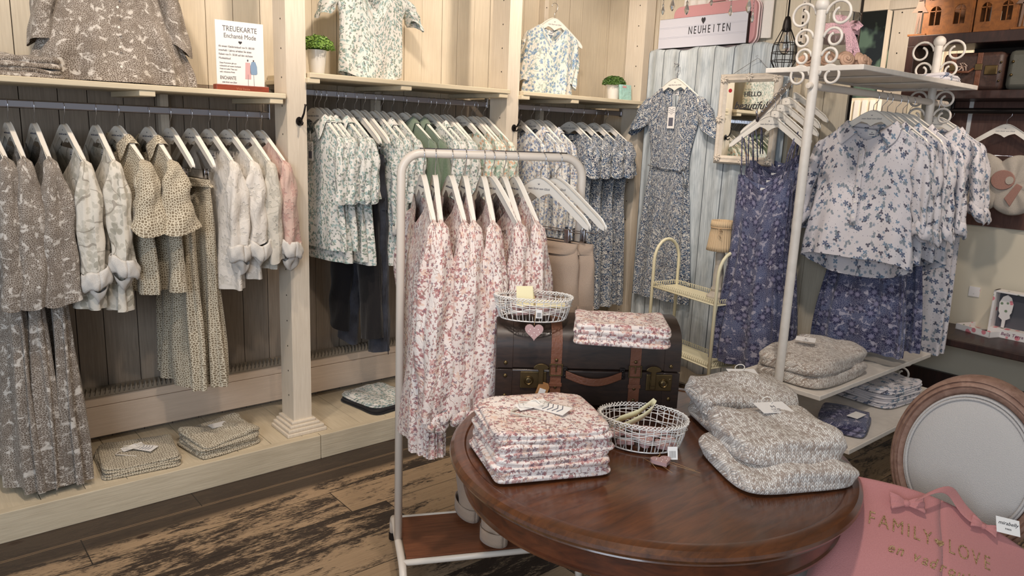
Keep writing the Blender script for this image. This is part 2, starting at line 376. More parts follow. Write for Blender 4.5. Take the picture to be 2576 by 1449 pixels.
def wood(name,c1,c2,g,rough=.3,sc=5,coat=0,line=None):
    t=NT(name,rough); o=t.obj(); n=t.noise(t.map(o,g),sc,5,.65,.6); n2=t.noise(o,3,2)
    c=t.mix(t.ramp(n,.3,.72),lin(c1),lin(c2)); c=t.mix(t.math('MULTIPLY',t.ramp(n2,.4,.7),.4),c,lin(c2))
    if line:
        sp=t.n('SeparateXYZ',{0:t.map(o,(1,1,1),(0,0,0),(0,0,line[1]))})
        idn=t.n('TexWhiteNoise',{'W':t.math('FLOOR',t.math('DIVIDE',sp.outputs[1],line[0]))},noise_dimensions='1D').outputs[0]
        c=t.mix(t.math('MULTIPLY',idn,.45),c,lin(c2))
    t.col(c); t.b.inputs['Coat Weight'].default_value=coat; t.b.inputs['Coat Roughness'].default_value=.12; t.bump(n,.08,.002); return t.m
MAHO=wood('polished_mahogany',(112,64,32),(58,31,16),(2,14,14),.28,4,.5,(.11,0)); MAHOD=wood('dark_mahogany',(106,54,28),(52,26,16),(3,3,10),.3,4,.4)
BOARD=wood('brown_laminate',(142,88,58),(102,60,40),(2,30,30),.4,4); CHAIRW=wood('weathered_oak',(176,142,124),(126,94,80),(8,8,8),.5,5)
DARKW=wood('dark_stained_wood',(66,40,34),(34,22,20),(2,12,2),.45,4,.1); DARKP=wood('brown_panel',(112,78,66),(84,56,48),(20,20,2),.5,4)
SUIT=wood('suitcase_dark_leatherette',(62,44,34),(30,22,19),(3,16,16),.42,5,.15); LEATH=plain('brown_leather',(118,72,50),.45,0,.4,120,.35,20); BRASS=plain('aged_brass',(110,92,62),.42,.9,.1,60,.3,30)
ORANGE=wood('rusty_orange_wood',(150,92,40),(104,62,28),(6,6,6),.6,5)
def floor_mat():
    t=NT('worn_reclaimed_planks',.42); o=t.obj(); sp=t.n('SeparateXYZ',{0:o}); pw=.205
    yy=t.math('DIVIDE',t.math('ADD',sp.outputs[1],.045),pw); idx=t.math('FLOOR',yy)
    off=t.n('TexWhiteNoise',{'W':idx},noise_dimensions='1D').outputs[0]
    xs=t.math('DIVIDE',t.math('ADD',sp.outputs[0],t.math('MULTIPLY',off,3)),1.9)
    pid=t.n('TexWhiteNoise',{'Vector':t.n('CombineXYZ',{0:idx,1:t.math('FLOOR',xs)}).outputs[0]},noise_dimensions='2D').outputs[0]
    sh=t.n('CombineXYZ',{0:t.math('MULTIPLY',off,9.0),1:0,2:0}).outputs[0]; ov=t.vm('ADD',o,sh).outputs[0]
    g=t.noise(t.map(ov,(1.6,40,1)),3,5,.7,.3); patch=t.noise(t.map(ov,(1.1,4.5,1)),3,6,.68,.5); fine=t.noise(t.map(ov,(4,14,1)),9,5,.75)
    light=t.mix(g,lin((194,166,132)),lin((138,112,86)))
    dark=t.mix(g,lin((74,60,50)),lin((36,29,25)))
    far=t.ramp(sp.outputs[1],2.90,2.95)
    th=t.math('ADD',t.math('ADD',t.math('MULTIPLY',patch,.9),t.math('MULTIPLY',fine,.5)),t.math('MULTIPLY',pid,.20))
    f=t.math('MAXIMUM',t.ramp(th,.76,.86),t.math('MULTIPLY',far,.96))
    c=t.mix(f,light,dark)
    fr=t.math('ABSOLUTE',t.math('SUBTRACT',t.math('FRACT',yy),.5)); seam=t.ramp(fr,.488,.496)
    fx=t.math('ABSOLUTE',t.math('SUBTRACT',t.math('FRACT',xs),.5)); seam=t.math('MAXIMUM',seam,t.ramp(fx,.4985,.4995))
    edge=t.math('MULTIPLY',t.ramp(fr,.455,.48),t.math('SUBTRACT',1,seam)); c=t.mix(t.math('MULTIPLY',edge,t.math('MULTIPLY',far,.5)),c,lin((170,140,108)))
    kn=t.n('TexVoronoi',{'Vector':t.map(ov,(1,2.2,1)),'Scale':2.6}).outputs['Distance']; c=t.mix(t.ramp(kn,.09,.05),c,lin((52,34,24)))
    c=t.mix(seam,c,lin((26,20,17))); t.col(c)
    t.bump(t.math('SUBTRACT',t.math('ADD',g,t.math('MULTIPLY',f,.4)),seam),.3,.006); return t.m
FLOOR=floor_mat()
def graypl():
    t=NT('grey_plank_print_cloth',.6); o=t.obj(); sp=t.n('SeparateXYZ',{0:o})
    yy=t.math('DIVIDE',sp.outputs[1],.125); w=t.n('TexWhiteNoise',{'W':t.math('FLOOR',yy)},noise_dimensions='1D').outputs[0]
    ov=t.vm('ADD',o,t.n('CombineXYZ',{2:t.math('MULTIPLY',w,5)}).outputs[0]).outputs[0]
    n=t.noise(t.map(ov,(1,30,1.2)),5,4,.65,.4); n2=t.noise(t.map(ov,(1,8,3)),3,4)
    c=t.mix(t.ramp(n,.35,.75),lin((206,212,214)),lin((150,160,166))); c=t.mix(t.math('MULTIPLY',t.ramp(n2,.5,.75),.5),c,lin((128,138,146)))
    k=t.n('TexVoronoi',{'Vector':t.map(ov,(1,5,2)),'Scale':1.4}).outputs['Distance']; c=t.mix(t.math('MULTIPLY',t.ramp(k,.12,.03),.7),c,lin((96,104,112)))
    fr=t.math('ABSOLUTE',t.math('SUBTRACT',t.math('FRACT',yy),.5)); c=t.mix(t.ramp(fr,.47,.488),c,lin((76,84,92)))
    t.col(c); return t.m
GRAYP=graypl()
# ------------------------------------------------------------------ setting
YB=3.73; XP=3.85; STEPZ=.12
def struct(o): o['kind']='structure'; return o
b=MB().box2((-1.9,-2.2,-.03),(7.4,4.2,0)); struct(b.build('floor',FLOOR,smooth=0))
def board_wall(name,along,a0,a1,fix,z0,z1,w,mat,thick=.02,jit=3,side=1):
    rng=random.Random(jit); b=MB(); x=a0
    while x<a1:
        ww=w*rng.uniform(.85,1.15); e=min(x+ww,a1); d=rng.uniform(0,.004)
        if along=='X': b.box2((x+.0015,fix+d,z0),(e-.0015,fix+thick+d,z1))
        else: b.box2((fix+side*d,x+.0015,z0),(fix+side*(thick+d),e-.0015,z1))
        x=e
    if along=='X': b.box2((a0,fix+thick,z0),(a1,fix+thick+.03,z1),1)
    else: b.box2((fix+side*thick,a0,z0),(fix+side*(thick+.03),a1,z1),1)
    return struct(b.build(name,[mat,HOLE],smooth=0,bevel=.0015))
board_wall('wall_back','X',-1.8,4.3,YB,0,1.76,.125,TAUPE)
board_wall('wall_back_upper','X',-1.8,4.3,YB,1.761,2.9,.125,CREAM,jit=3)
board_wall('wall_partition','Y',1.98,YB,3.98,0,2.9,.13,CREAM,.02,5)
board_wall('wall_far','Y',-1.2,4.1,7.0,0,2.9,.14,CREAM,.02,8)
struct(MB().box2((5.06,-1.4,0),(5.12,2.12,1.9)).build('wall_right',plain('cream_plaster',(222,212,190),.85),smooth=0))
b=MB()
for i in range(46): b.box2((-1.9+i*.2,-2.2,2.9),(-1.9+i*.2+.197,4.2,2.93))
struct(b.build('ceiling',CREAM,smooth=0))
# raised platform
t=empty('display_platform',(0,0,0),0,'long cream wooden step running along the foot of the left wall racks','platform')
b=MB()
for x0,x1 in ((-1.8,1.53),(1.533,3.05),(3.053,4.0)): b.box2((x0,3.17,0),(x1,3.21,STEPZ+.002))
b.build('front_board',STEP,t,0,.003)
b=MB(); x=-1.8; rng=random.Random(4)
while x<4.0:
    e=min(x+.155,4.0); b.box2((x+.001,3.21,STEPZ-.025),(e-.001,3.726,STEPZ)); x=e
b.build('deck_boards',STEPY,t,0,.0015)
MB().box2((-1.8,3.69,0),(4.0,3.72,STEPZ-.026)).build('back_support',HOLE,t,0)
# baseboard with a toothed moulding on top, standing proud of the boards over a dark gap
b=MB()
for x0,x1 in ((-1.8,3.9),):
    b.box2((x0,3.655,.155),(x1,3.726,.30)); b.box2((x0,3.655,.302),(x1,3.726,.345))
struct(b.build('baseboard_back',planks('cream_baseboard',(222,200,178),(186,164,142),axis='X'),smooth=0,bevel=.003))
b=MB()
for x0,x1 in ((-.2,3.9),):
    b.tube([(x0,3.648,.352),(x1,3.648,.352)],.006,6,0); b.box2((x0,3.65,.352),(x1,3.726,.372))
    x=x0
    while x<x1-.02:
        b.add([(x,3.642,.352),(x+.018,3.642,.352),(x+.009,3.634,.392),(x,3.66,.352),(x+.018,3.66,.352),(x+.009,3.66,.394)],[(0,1,2),(3,5,4),(0,2,5,3),(1,4,5,2)])
        x+=.0205
struct(b.build('trim_1',plain('grey_painted_moulding',(140,130,116),.6),smooth=0))
# posts
def post(x0,x1,y0,y1,label,hook=None,base=True):
    t=empty('wooden_post',((x0+x1)/2,(y0+y1)/2,STEPZ),0,label,'post')
    w,d=(x1-x0)/2,(y1-y0)/2
    b=MB().box2((-w,-d,0),(w,d,2.78))
    z=.18
    while z<2.6:
        for yy in (-d*.25,):
            M=frame((-w-.0005,yy,z),(0,-1,0),(0,0,1)); b.prism([(.004*math.cos(a*PI/4),.004*math.sin(a*PI/4)) for a in range(8)],.001,1,M)
        z+=.125
    b.build('shaft',[POST,HOLE],t,0,.004)
    if base:
        b=MB()
        for e,z0,z1 in ((.055,0,.018),(.045,.018,.034),(.030,.034,.048),(.016,.048,.062)): b.box2((-w-e,-d-e,z0),(w+e,d+.01,z1))
        b.build('base_moulding',POST,t,0,.004)
    return t
post(1.441,1.534,3.275,3.41,'pale timber post on a stepped foot, nearest the left bay')
post(2.718,2.804,3.28,3.43,'pale timber post with black hook between the middle and right bays')
post(3.86,3.95,3.30,3.45,'pale timber post beside the grey plank-print panel')
# rear narrow uprights against the boards
for i,(x,l) in enumerate(((1.02,'narrow upright with peg holes behind the grey lattice garments'),(2.12,'narrow upright with peg holes behind the white leaf-print display blouse'),(3.33,'narrow upright with peg holes behind the small green plant in the right bay'))):
    b=MB().box2((x,YB-.05,.39),(x+.035,YB-.002,2.8))
    for k in range(18): b.prism([(.004*math.cos(a*PI/4),.004*math.sin(a*PI/4)) for a in range(8)],.001,1,frame((x+.016,YB-.0505,.5+k*.125),(1,0,0),(0,0,1)))
    tag(b.build('shelf_upright',[POST,HOLE],None,0,.002),l,'upright')
# shelves
def shelf(x0,x1,z,brk,label,y0=3.245):
    t=empty('shelf_board',((x0+x1)/2,3.47,z),0,label,'shelf')
    c=(x0+x1)/2
    MB().box2((x0-c,y0-3.47,-.022),(x1-c,YB-.004-3.47,0)).build('board',SHELF,t,0,.003)
    for x in brk: MB().box2((x-c-.03,y0-3.465,-.045),(x-c+.03,YB-.004-3.47,-.0225)).build('bracket',SHELF,t,0,.003)
    return t
shelf(-.6,1.432,1.727,(.86,1.39),'cream wooden shelf above the left rail carrying the taupe dress',3.26)
shelf(1.54,2.712,1.826,(1.56,2.05,2.67),'cream wooden shelf above the middle rail carrying the leaf-print blouse')
shelf(2.81,3.855,1.826,(2.83,3.22,3.82),'cream wooden shelf above the right rail carrying the blue blossom tunic')
def rail(x0,x1,z,label):
    t=empty('clothes_rail',((x0+x1)/2,3.45,z),0,label,'rail'); h=(x1-x0)/2
    MB().box2((-h,-.008,-.016),(h,.008,.016)).build('tube',STEEL,t,0,.005)
    for s in (-1,1):
        if x0<0 and s<0: continue
        MB().box2((s*(h-.006)-.006,-.012,-.02),(s*(h-.006)+.006,.012,.055)).build('rail_bracket',CHROME,t,0,.002)
rail(-.5,1.438,1.632,'grey metal clothes rail under the left shelf'); rail(1.536,2.715,1.748,'reddish grey clothes rail under the middle shelf'); rail(2.806,3.855,1.748,'grey metal clothes rail under the right shelf')
RZ=(1.632,1.748,1.748)
def coat_hook(x,y,z,label):
    t=empty('coat_hook',(x,y,z),0,label,'hook')
    M=frame((0,-.001,0),(1,0,0),(0,0,1)); MB().prism([(.016*math.cos(a*PI/8),.020*math.sin(a*PI/8)) for a in range(16)],.005,0,M).build('back_plate',IRON,t,30,.001)
    MB().tube([(0,-.005,0),(0,-.03,.01),(.004,-.045,.035),(.008,-.05,.065),(.010,-.05,.075)],[.005,.005,.0045,.004,.006],8).build('upper_prong',IRON,t,180)
    MB().tube([(0,-.005,-.005),(0,-.022,-.016),(0,-.034,-.014),(0,-.038,-.004)],[.005,.0045,.004,.005],8).build('lower_prong',IRON,t,180)
p=AY(752,305,3.275); coat_hook(p.x,3.275,p.z,'small black iron hook on the post between left and middle bays')
p=AY(1292,322,3.28); coat_hook(p.x,3.28,p.z,'small black iron hook on the post between middle and right bays')
# ------------------------------------------------------------------ hangers
HW=.215
def zsh(x,hw=HW):
    s=min(abs(x)/hw,1.6); return -.072-.135*(s**1.15)
def hanger_tree(clip=False):
    t=bpy.data.objects.new('clothes_hanger',None)
    COL.objects.link(t); t.empty_display_size=.03
    n=26; top=[];bot=[]
    for i in range(n+1):
        x=-HW+2*HW*i/n; s=abs(x)/HW
        zt=-.070-.137*(math.sqrt(s*s+.022)-.148)/.865-(.0 if s<.9 else (s-.9)**2*2.2*.5)
        h=.030+.040*max(0,1-s/.22)**1.0 if s<.22 else .030-.004*s
        if s>.93: h*=math.sqrt(max(.05,1-((s-.93)/.075)**2))
        top.append((x,zt)); bot.append((x,zt-h))
    M=frame((0,.007,0),(1,0,0),(0,0,1))
    out=bot+top[::-1]
    b=MB()
    # strip so the concave outline stays clean
    for yy,fl in ((-.007,0),(.007,1)):
        vs=[(x,yy,z) for x,z in top]+[(x,yy,z) for x,z in bot]
        fs=[(i,i+1,n+1+i+1,n+1+i) for i in range(n)]
        if not fl: fs=[f[::-1] for f in fs]
        b.add(vs,fs)
    k=len(b.v)//2
    fs=[(i,i+k,i+k+1,i+1) for i in range(n)]+[(n+1+i,n+2+i,n+2+i+k,n+1+i+k) for i in range(n)]+[(0,n+1,n+1+k,k),(n,n+k,2*n+1+k,2*n+1)]
    for f in fs: b.f.append(f); b.m.append(0); b.uv.append(None)
    b.build('shoulder_bar',WHITE,t,35,.003)
    pts=[(0,0,-.072),(0,0,-.045),(.008,0,-.036),(.019,0,-.024)]
    for a in range(-20,200,20): pts.append((.0+.0215*math.cos(math.radians(a)),0,-.005+.0215*math.sin(math.radians(a))))
    MB().tube(pts,.0016,6).build('hook',CHROME,t,180)
    lg=text('mein Stück vom Glück',.0105,frame((0,-.0076,-.112),(1,0,0),(0,0,1)),LOGO,t,'logo_lettering',.0002,.35)
    b=MB(); 
    for a in (-40,0,40):
        ra=math.radians(90+a); b.add([(x,-.0077,z-.096) for x,z in ((0,0),(.003*math.cos(ra)-.001*math.sin(ra),.003*math.sin(ra)+.001*math.cos(ra)),(.009*math.cos(ra),.008*math.sin(ra)),(.003*math.cos(ra)+.001*math.sin(ra),.003*math.sin(ra)-.001*math.cos(ra)))],[(0,1,2,3)])
    b.build('logo_crown',LOGO,t,0)
    if clip:
        bb=MB().tube([(-HW+.02,0,-.205),(-HW+.03,0,-.245),(HW-.03,0,-.245),(HW-.02,0,-.205)],.0018,6).build('clip_bar',CHROME,t,180)
        for sx in (-.13,.13):
            c=MB()
            for sy in (-1,1): c.box((sx,sy*.008,-.262),(.018,.002,.05))
            c.tube([(sx-.008,0,-.25),(sx+.008,0,-.25)],.007,8)
            c.build('clip',CHROME,t,30,.0008)
    return t
HANG=hanger_tree(); HANGC=hanger_tree(True); _used={0:False,1:False}
ORD=['first','second','third','fourth','fifth','sixth','seventh','eighth','ninth','tenth','eleventh','twelfth','thirteenth','fourteenth','fifteenth','sixteenth','seventeenth','eighteenth','nineteenth','twentieth']
def put_hanger(loc,rz,label,group,clip=False,tilt=0):
    k=1 if clip else 0; src=(HANG,HANGC)[k]
    o=src if not _used[k] else copy_tree(src)
    _used[k]=True
    o.location=loc; o.rotation_euler=(0,tilt,rz); tag(o,label,'hanger',group); return o
# ------------------------------------------------------------------ garments
def sm(x,a,b):
    t=np.clip((x-a)/(b-a),0,1); return t*t*(3-2*t)
def wob(rng,a,v,k=3,amp=1):
    r=0
    for i in range(k):
        n=rng.randint(2,7); m=rng.uniform(1.5,6); r=r+math.pow(.75,i)*np.sin(a*n+v*m+rng.uniform(0,6.28))
    return r*amp
def body(t,name,mat,L,ws=.235,wm=None,wh=.25,neck=.11,nd=.06,d0=.05,d1=.06,nf=8,amp=.012,seed=0,waist=None,tail=0,open_=0,back=.02,L0=None,lowf=0,topz=None,nu=96,nv=44,gather=0):
    rng=random.Random(seed); u=np.linspace(0,1,nu); v=np.linspace(0,1,nv)**1.0
    U,V=np.meshgrid(u,v); a=2*PI*U+PI/2
    c=np.cos(a); s=np.sin(a); cs=np.sign(c)*np.abs(c)**.8
    wm=wm or (ws*.92)
    prof=ws+(wm-ws)*sm(V,0,.3)+(wh-wm)*sm(V,.3,1.0)
    if waist: wp,ww=waist; prof=prof+(ww-wm)*np.exp(-((V-wp)/.13)**2)
    x0=ws*cs; sh=np.array(np.abs(x0)/HW); zt=-.066-.135*sh**1.1
    if topz is not None: zt=np.full_like(zt,topz)+.0*zt
    nk=np.clip(1-np.abs(x0)/neck,0,1) if neck>0 else 0*x0
    zn=-.066-.135*(neck/HW)**1.1 if topz is None else topz
    fr=(s<0)
    if neck>0: zt=np.where(np.abs(x0)<neck,np.where(fr,zn-nd*nk**.9,zn-back*nk**.5),zt)
    zh=-L+tail*(np.abs(cs)**3)+np.where(fr,lowf,0)*(1-np.abs(cs)**4)
    Z=zt+(zh-zt)*V
    ph=rng.uniform(0,6)
    g=V**.8
    fold=amp*g*(np.sin(a*nf+ph+wob(rng,a,V,2,.6))+.45*np.sin(a*nf*1.7+ph*2+V*2))
    if waist: fold=fold*(.35+.65*sm(V,waist[0]-.05,waist[0]+.25))
    dd=.012+(d0-.012)*sm(V,0,.22)+(d1-d0)*sm(V,.3,1)
    dd=np.maximum(dd,.030*nk*(1-sm(V,0,.2)))
    Y=s*dd+fold*np.sign(s+1e-6)*np.abs(s)**.5+.004*wob(rng,a,V*2,3)*g
    X=prof*cs+fold*.35*cs+.004*wob(rng,a,V,2)*g
    if gather: X=X+gather*.006*np.sin(a*34)*sm(V,.0,.3); Y=Y+gather*.006*np.cos(a*31)*sm(V,.0,.3)
    return grid(name,X,Y,Z,mat,t,2*(ws+wh),L,(seed*.37%1,seed*.19%1))
def sleeve(t,side,mat,L,ws=.235,r0=.07,r1=.05,out=.03,ry=.75,seed=0,cuff=None,bend=0,fwd=0,flare=0,wr=.006,cl=.055,cr=1.15):
    rng=random.Random(seed+side*7+50); nv=26;nu=28
    v=np.linspace(0,1,nv);u=np.linspace(0,1,nu);U,V=np.meshgrid(u,v); a=2*PI*U
    x0=side*(ws-.035); z0=-.066-.135*((ws-.03)/HW)**1.1+.0
    cx=x0+side*(.028*np.sqrt(np.clip(V/.12,0,1))+out*V); cz=z0-L*V; cy=fwd*V**1.5+bend*np.sin(PI*V)
    r=r0+(r1-r0)*V+flare*np.maximum(0,V-.6)*2.5
    cap=np.sqrt(np.clip(V/.05,.0,1)); r=r*cap*(.50+.50*sm(V,0,.42))
    w=wr*(.75*wob(rng,a,V*1.6,3)+1.1*np.sin(3*a+V*2.5+seed)+.55*np.sin(V*17+a*2))*sm(V,.05,.3)
    X=cx+(r*.55+w)*np.cos(a); Y=cy+(r*ry+w)*np.sin(a); Z=cz+.25*r*np.cos(a)*side*-1*V+ .01*np.sin(a*2)*V
    o=grid('sleeve',X,Y,Z,mat,t,2*PI*(r0+r1)/2,L,(seed*.31%1,.2*side))
    if cuff:
        u=np.linspace(0,1,30); v=np.linspace(0,1,9); U,V=np.meshgrid(u,v); a=2*PI*U
        rr=r1*min(cr,1.25)*(1+.05*np.sin(a*2+seed)+.06*np.sin(a*5+seed+V*5)+.05*np.sin(a*8+seed*2-V*6))*(1-.16*np.abs(2*V-1)**2); cxe=x0+side*(.028+out); 
        X=cxe+rr*.66*np.cos(a)+side*.004; Y=fwd+rr*ry*1.08*np.sin(a); Z=z0-L-cl*.75+cl*(1-V)+.3*rr*np.cos(a)*-side+.018*np.sin(a+seed*1.7+side)+.006*np.sin(a*4+seed)
        k=grid('cuff',X,Y,Z,cuff,t,.3,cl,solid=.003)
        U2_,V2_=np.meshgrid(u,np.linspace(0,1,5)); 
        if cr>1.3:
            # knot of turned-up cloth under the cuff
            X=cxe+rr[-1]*.6*np.cos(2*PI*U2_)*np.cos(V2_*PI/2)**.5; Y=fwd+rr[-1]*ry*np.sin(2*PI*U2_)*np.cos(V2_*PI/2)**.5
            Z=z0-L-cl*.72-V2_*.05+.02*np.sin(2*PI*U2_*2+seed)
            grid('cuff_end',X,Y,Z,cuff,t,.3,.05)
    return o
def collar(t,mat,neck=.09,h=.035,seed=0,nd=.08,d=.034):
    """stand-and-fall collar: rises from the neckline, turns over and lies outwards, open at the front"""
    u=np.linspace(-.86,.86,44); v=np.linspace(0,1,9); U,V=np.meshgrid(u,v); ph=PI*U
    x=neck*np.sin(ph); y=d*np.cos(ph); nk=np.clip(1-np.abs(x)/neck,0,1); fr=np.cos(ph)<0
    zb=-.066-.135*(neck/HW)**1.1-np.where(fr,nd*nk**.9,.02*nk**.5)
    up=.022*np.sin(np.clip(V*2,0,1)*PI/2); out=sm(V,.35,1)
    pt=sm(np.abs(U),.5,.86)
    X=x*(1-.06*np.sin(V*PI))+np.sign(x)*out*(.026+.035*pt); Y=y*(1+.1*V)+np.where(fr,-1,1)*out*.014
    Z=zb+up*(1-.5*pt)-out*(h+.030*pt)+.004
    return grid('collar',X,Y,Z,mat,t,.4,h*2,solid=.002)
def swing_tag(t,p,mat=PAPER,w=.045,h=.09,rz=0,deco=True,string=.05):
    M=Matrix.Translation(p)@Matrix.Rotation(rz,4,'Z')
    b=MB().add([M@Vector(q) for q in ((-w/2,0,-string),(w/2,0,-string),(w/2,0,-string-h),(-w/2,0,-string-h),(-w/2,.001,-string),(w/2,.001,-string),(w/2,.001,-string-h),(-w/2,.001,-string-h))],[(0,3,2,1),(4,5,6,7),(0,1,5,4),(1,2,6,5),(2,3,7,6),(3,0,4,7)])
    o=b.build('price_tag',mat,t,0); MB().tube([M@Vector((0,0,0)),M@Vector((.002,0,-string/2)),M@Vector((0,0,-string-.004))],.0007,5).build('tag_string',PAPER,o,180)
    if deco:
        b=MB()
        for k in range(3):
            for sx in (-1,1):
                b.tube([M@Vector((sx*w*.42,-.0012,-string-.01-k*.012)),M@Vector((sx*w*.25,-.0012,-string-.005-k*.012-.004)),M@Vector((0,-.0012,-string-.02-k*.012))],.0009,4)
        b.box2((-w*.3,-.0014,-string-h*.88),(w*.3,-.0006,-string-h*.5),0,M)
        b.build('tag_print',LOGO,o,0)
    return o
def neck_label(t,z,y=.018,w=.035,h=.028):
    o=MB().box2((-w/2,y-.001,z-h),(w/2,y+.001,z)).build('neck_label',PAPER,t,0)
    MB().box2((-w*.35,y-.0016,z-h*.75),(w*.35,y-.001,z-h*.62)).build('label_print',LOGO,o,0)
    h_=MB().prism(heart(.006),.0006,0,frame((0,y-.0012,z-h*.38),(1,0,0),(0,0,1))).build('label_heart',LOGO,o,0)
def buttons(t,x,y,z0,z1,n,mat=None,r=.0045):
    for i in range(n):
        z=z0+(z1-z0)*i/max(1,n-1)
        MB().prism([(r*math.cos(a*PI/6),r*math.sin(a*PI/6)) for a in range(12)],.002,0,frame((x,y,z),(1,0,0),(0,0,1))).build('button',mat or WHITE,t,30)
def shirt(name,mat,L,seed,sl=None,**k):
    t=bpy.data.objects.new(name,None); COL.objects.link(t); t.empty_display_size=.03
    col=k.pop('collar',False); nl=k.pop('label',True); tg=k.pop('tagd',None); bt=k.pop('buttons',None)
    ws=k.get('ws',.235)
    body(t,'body',mat,L,seed=seed,**k)
    if sl:
        for sd in (-1,1): sleeve(t,sd,mat,seed=seed,ws=ws,**sl)
    if col: collar(t,mat,k.get('neck',.11),.036,seed,k.get('nd',.06))
    if nl: neck_label(t,-.066-.135*(k.get('neck',.11)/HW)**1.1-.022)
    if tg: swing_tag(t,tg)
    if bt: buttons(t,*bt)
    return t
def skirt(name,mat,L,seed,w0=.17,w1=.22,d=.05,nf=9,amp=.014,top=-.285):
    t=bpy.data.objects.new(name,None); COL.objects.link(t)
    body(t,'panel',mat,L,ws=w0,wm=w0*1.05,wh=w1,neck=0,topz=top,d0=d*.7,d1=d,nf=nf,amp=amp,seed=seed)
    body(t,'waistband',mat,-top+.03,ws=w0*1.01,wm=w0*1.01,wh=w0*1.03,neck=0,topz=top+.004,d0=d*.5,d1=d*.62,nf=14,amp=.001,seed=seed,nv=6)
    return t
def trousers(name,mat,L,seed,w=.19,d=.045,r1=.07,top=-.285,rise=.27,cuff=False,pockets=False,spread=.03):
    t=bpy.data.objects.new(name,None); COL.objects.link(t)
    body(t,'seat_panel',mat,-top+rise,ws=w,wm=w*1.08,wh=w*1.12,neck=0,topz=top,d0=d,d1=d*1.25,nf=4,amp=.004,seed=seed,nv=20)
    body(t,'waistband',mat,-top+.035,ws=w*1.02,wm=w*1.02,wh=w*1.03,neck=0,topz=top+.003,d0=d*.9,d1=d*.95,nf=4,amp=.001,seed=seed,nv=5)
    rng=random.Random(seed)
    for sd in (-1,1):
        nv,nu=40,26; v=np.linspace(0,1,nv);u=np.linspace(0,1,nu);U,V=np.meshgrid(u,v);a=2*PI*U
        r=w*.56+(r1-w*.56)*V**.8; cx=sd*(w*.55+spread*V); z0=top-rise+.06; 
        wv=.004*wob(rng,a,V*5,3)
        X=cx+(r+wv)*np.cos(a); Y=(d*1.2+(r1*.5-d*1.2)*V+wv)*np.sin(a); Z=z0+(-L-z0)*V+.015*np.cos(a)*V*sd
        leg=grid('leg',X,Y,Z,mat,t,.5,L,(sd*.2,seed*.3))
        MB().tube([(float(cx[i,0])+sd*(float(r[i,0])+.001),0,float(z0+(-L-z0)*v[i])) for i in range(0,nv,3)],.0025,5).build('side_seam',mat,leg,180)
        if cuff:
            V2=np.linspace(0,1,4);U_,V_=np.meshgrid(u,V2);a_=2*PI*U_
            grid('turn_up',sd*(w*.55+spread)+(r1*1.12)*np.cos(a_),(r1*.62)*np.sin(a_),-L+.045-.05*V_+.01*np.cos(a_)*sd,mat,leg,.5,.05,solid=.003)
    if pockets:
        for sd in (-1,1):
            x=sd*w*.62; M=frame((x,-d*1.35-.006,top-rise-.06),(1,0,0),(0,0,1))
            pk=MB().box2((-.05,-.06,0),(.05,.05,.006),0,M).build('cargo_pocket',mat,t,0,.003)
            MB().box2((-.052,.02,.006),(.052,.055,.010),0,M).build('pocket_flap',mat,pk,0,.002)
            MB().prism([(.005*math.cos(a*PI/6)+.03,.005*math.sin(a*PI/6)+.03) for a in range(12)],.013,0,M).build('pocket_button',STEEL,pk,30)
    return t
def hang(obj,loc,rz,label,cat,group=None,used=set(),tilt=0):
    o=obj
    if obj.name in used: o=copy_tree(obj)
    used.add(obj.name); o.location=loc; o.rotation_euler=(0,tilt,rz); tag(o,label,cat,group)
    return o
# ------------------------------------------------------------------ left bay
RB=-PI/2
def yaw(i,a=.10): return RB+.12+random.Random(i*13+5).uniform(-a,a)*.7
G1='garments on the left wall rail'; H1='white hangers on the left wall rail'
def taupe_dress(nm,seed,L=1.485):
    t=bpy.data.objects.new(nm,None); COL.objects.link(t); t.empty_display_size=.03
    body(t,'body',F['taupe'],L,ws=.225,wm=.19,wh=.24,neck=.135,nd=.12,d0=.035,d1=.06,nf=10,amp=.022,seed=seed,waist=(.33,.18))
    for sd in (-1,1): sleeve(t,sd,F['taupe'],.54,ws=.222,r0=.065,r1=.080,ry=.76,out=.005,seed=seed,wr=.007)
    neck_label(t,-.16); return t
P_td=[taupe_dress('taupe_dress',3),taupe_dress('taupe_dress',8)]
lf=lambda nm,m,L,sd,cuffm,sl=.42,**k: shirt(nm,m,L,sd,sl=dict(L=sl,r0=.058,r1=.05,cuff=cuffm,out=.015,ry=.78,cr=1.45,cl=.07),neck=k.pop('neck',.135),nd=k.pop('nd',.14),d0=.035,d1=.05,wh=k.pop('wh',.24),nf=7,amp=.010,**k)
P_lf=[lf('leaf_print_blouse',F['leaf'],.78,11,F['cuffw'],.44,tagd=(.03,-.055,-.23)),lf('leaf_print_blouse',F['leaf'],.80,12,F['cuffw'],.40)]
P_geo=[shirt('lattice_print_blouse',F['geo'],.74,21+i,sl=dict(L=.27,r0=.06,r1=.075,flare=.03,ry=.8),neck=.10,nd=.06,d0=.035,d1=.05,wh=.26,nf=8,amp=.014,collar=True) for i in (0,1)]
P_sk=[skirt('lattice_print_skirt',F['geo'],1.20,31+i,.165,.21,.05,9,.017) for i in (0,1)]
P_wh=[lf('embossed_white_blouse',F['white'],.76,41,F['cuffw'],.38),lf('embossed_white_blouse',F['white'],.72,43,F['cuffw'],.35)]
P_sa=lf('sand_embossed_blouse',F['sand'],.68,44,None,.44,neck=.10,nd=.05); P_ro=lf('rose_embossed_blouse',F['rose'],.62,45,F['cuffw'],.38,neck=.09,nd=.05)
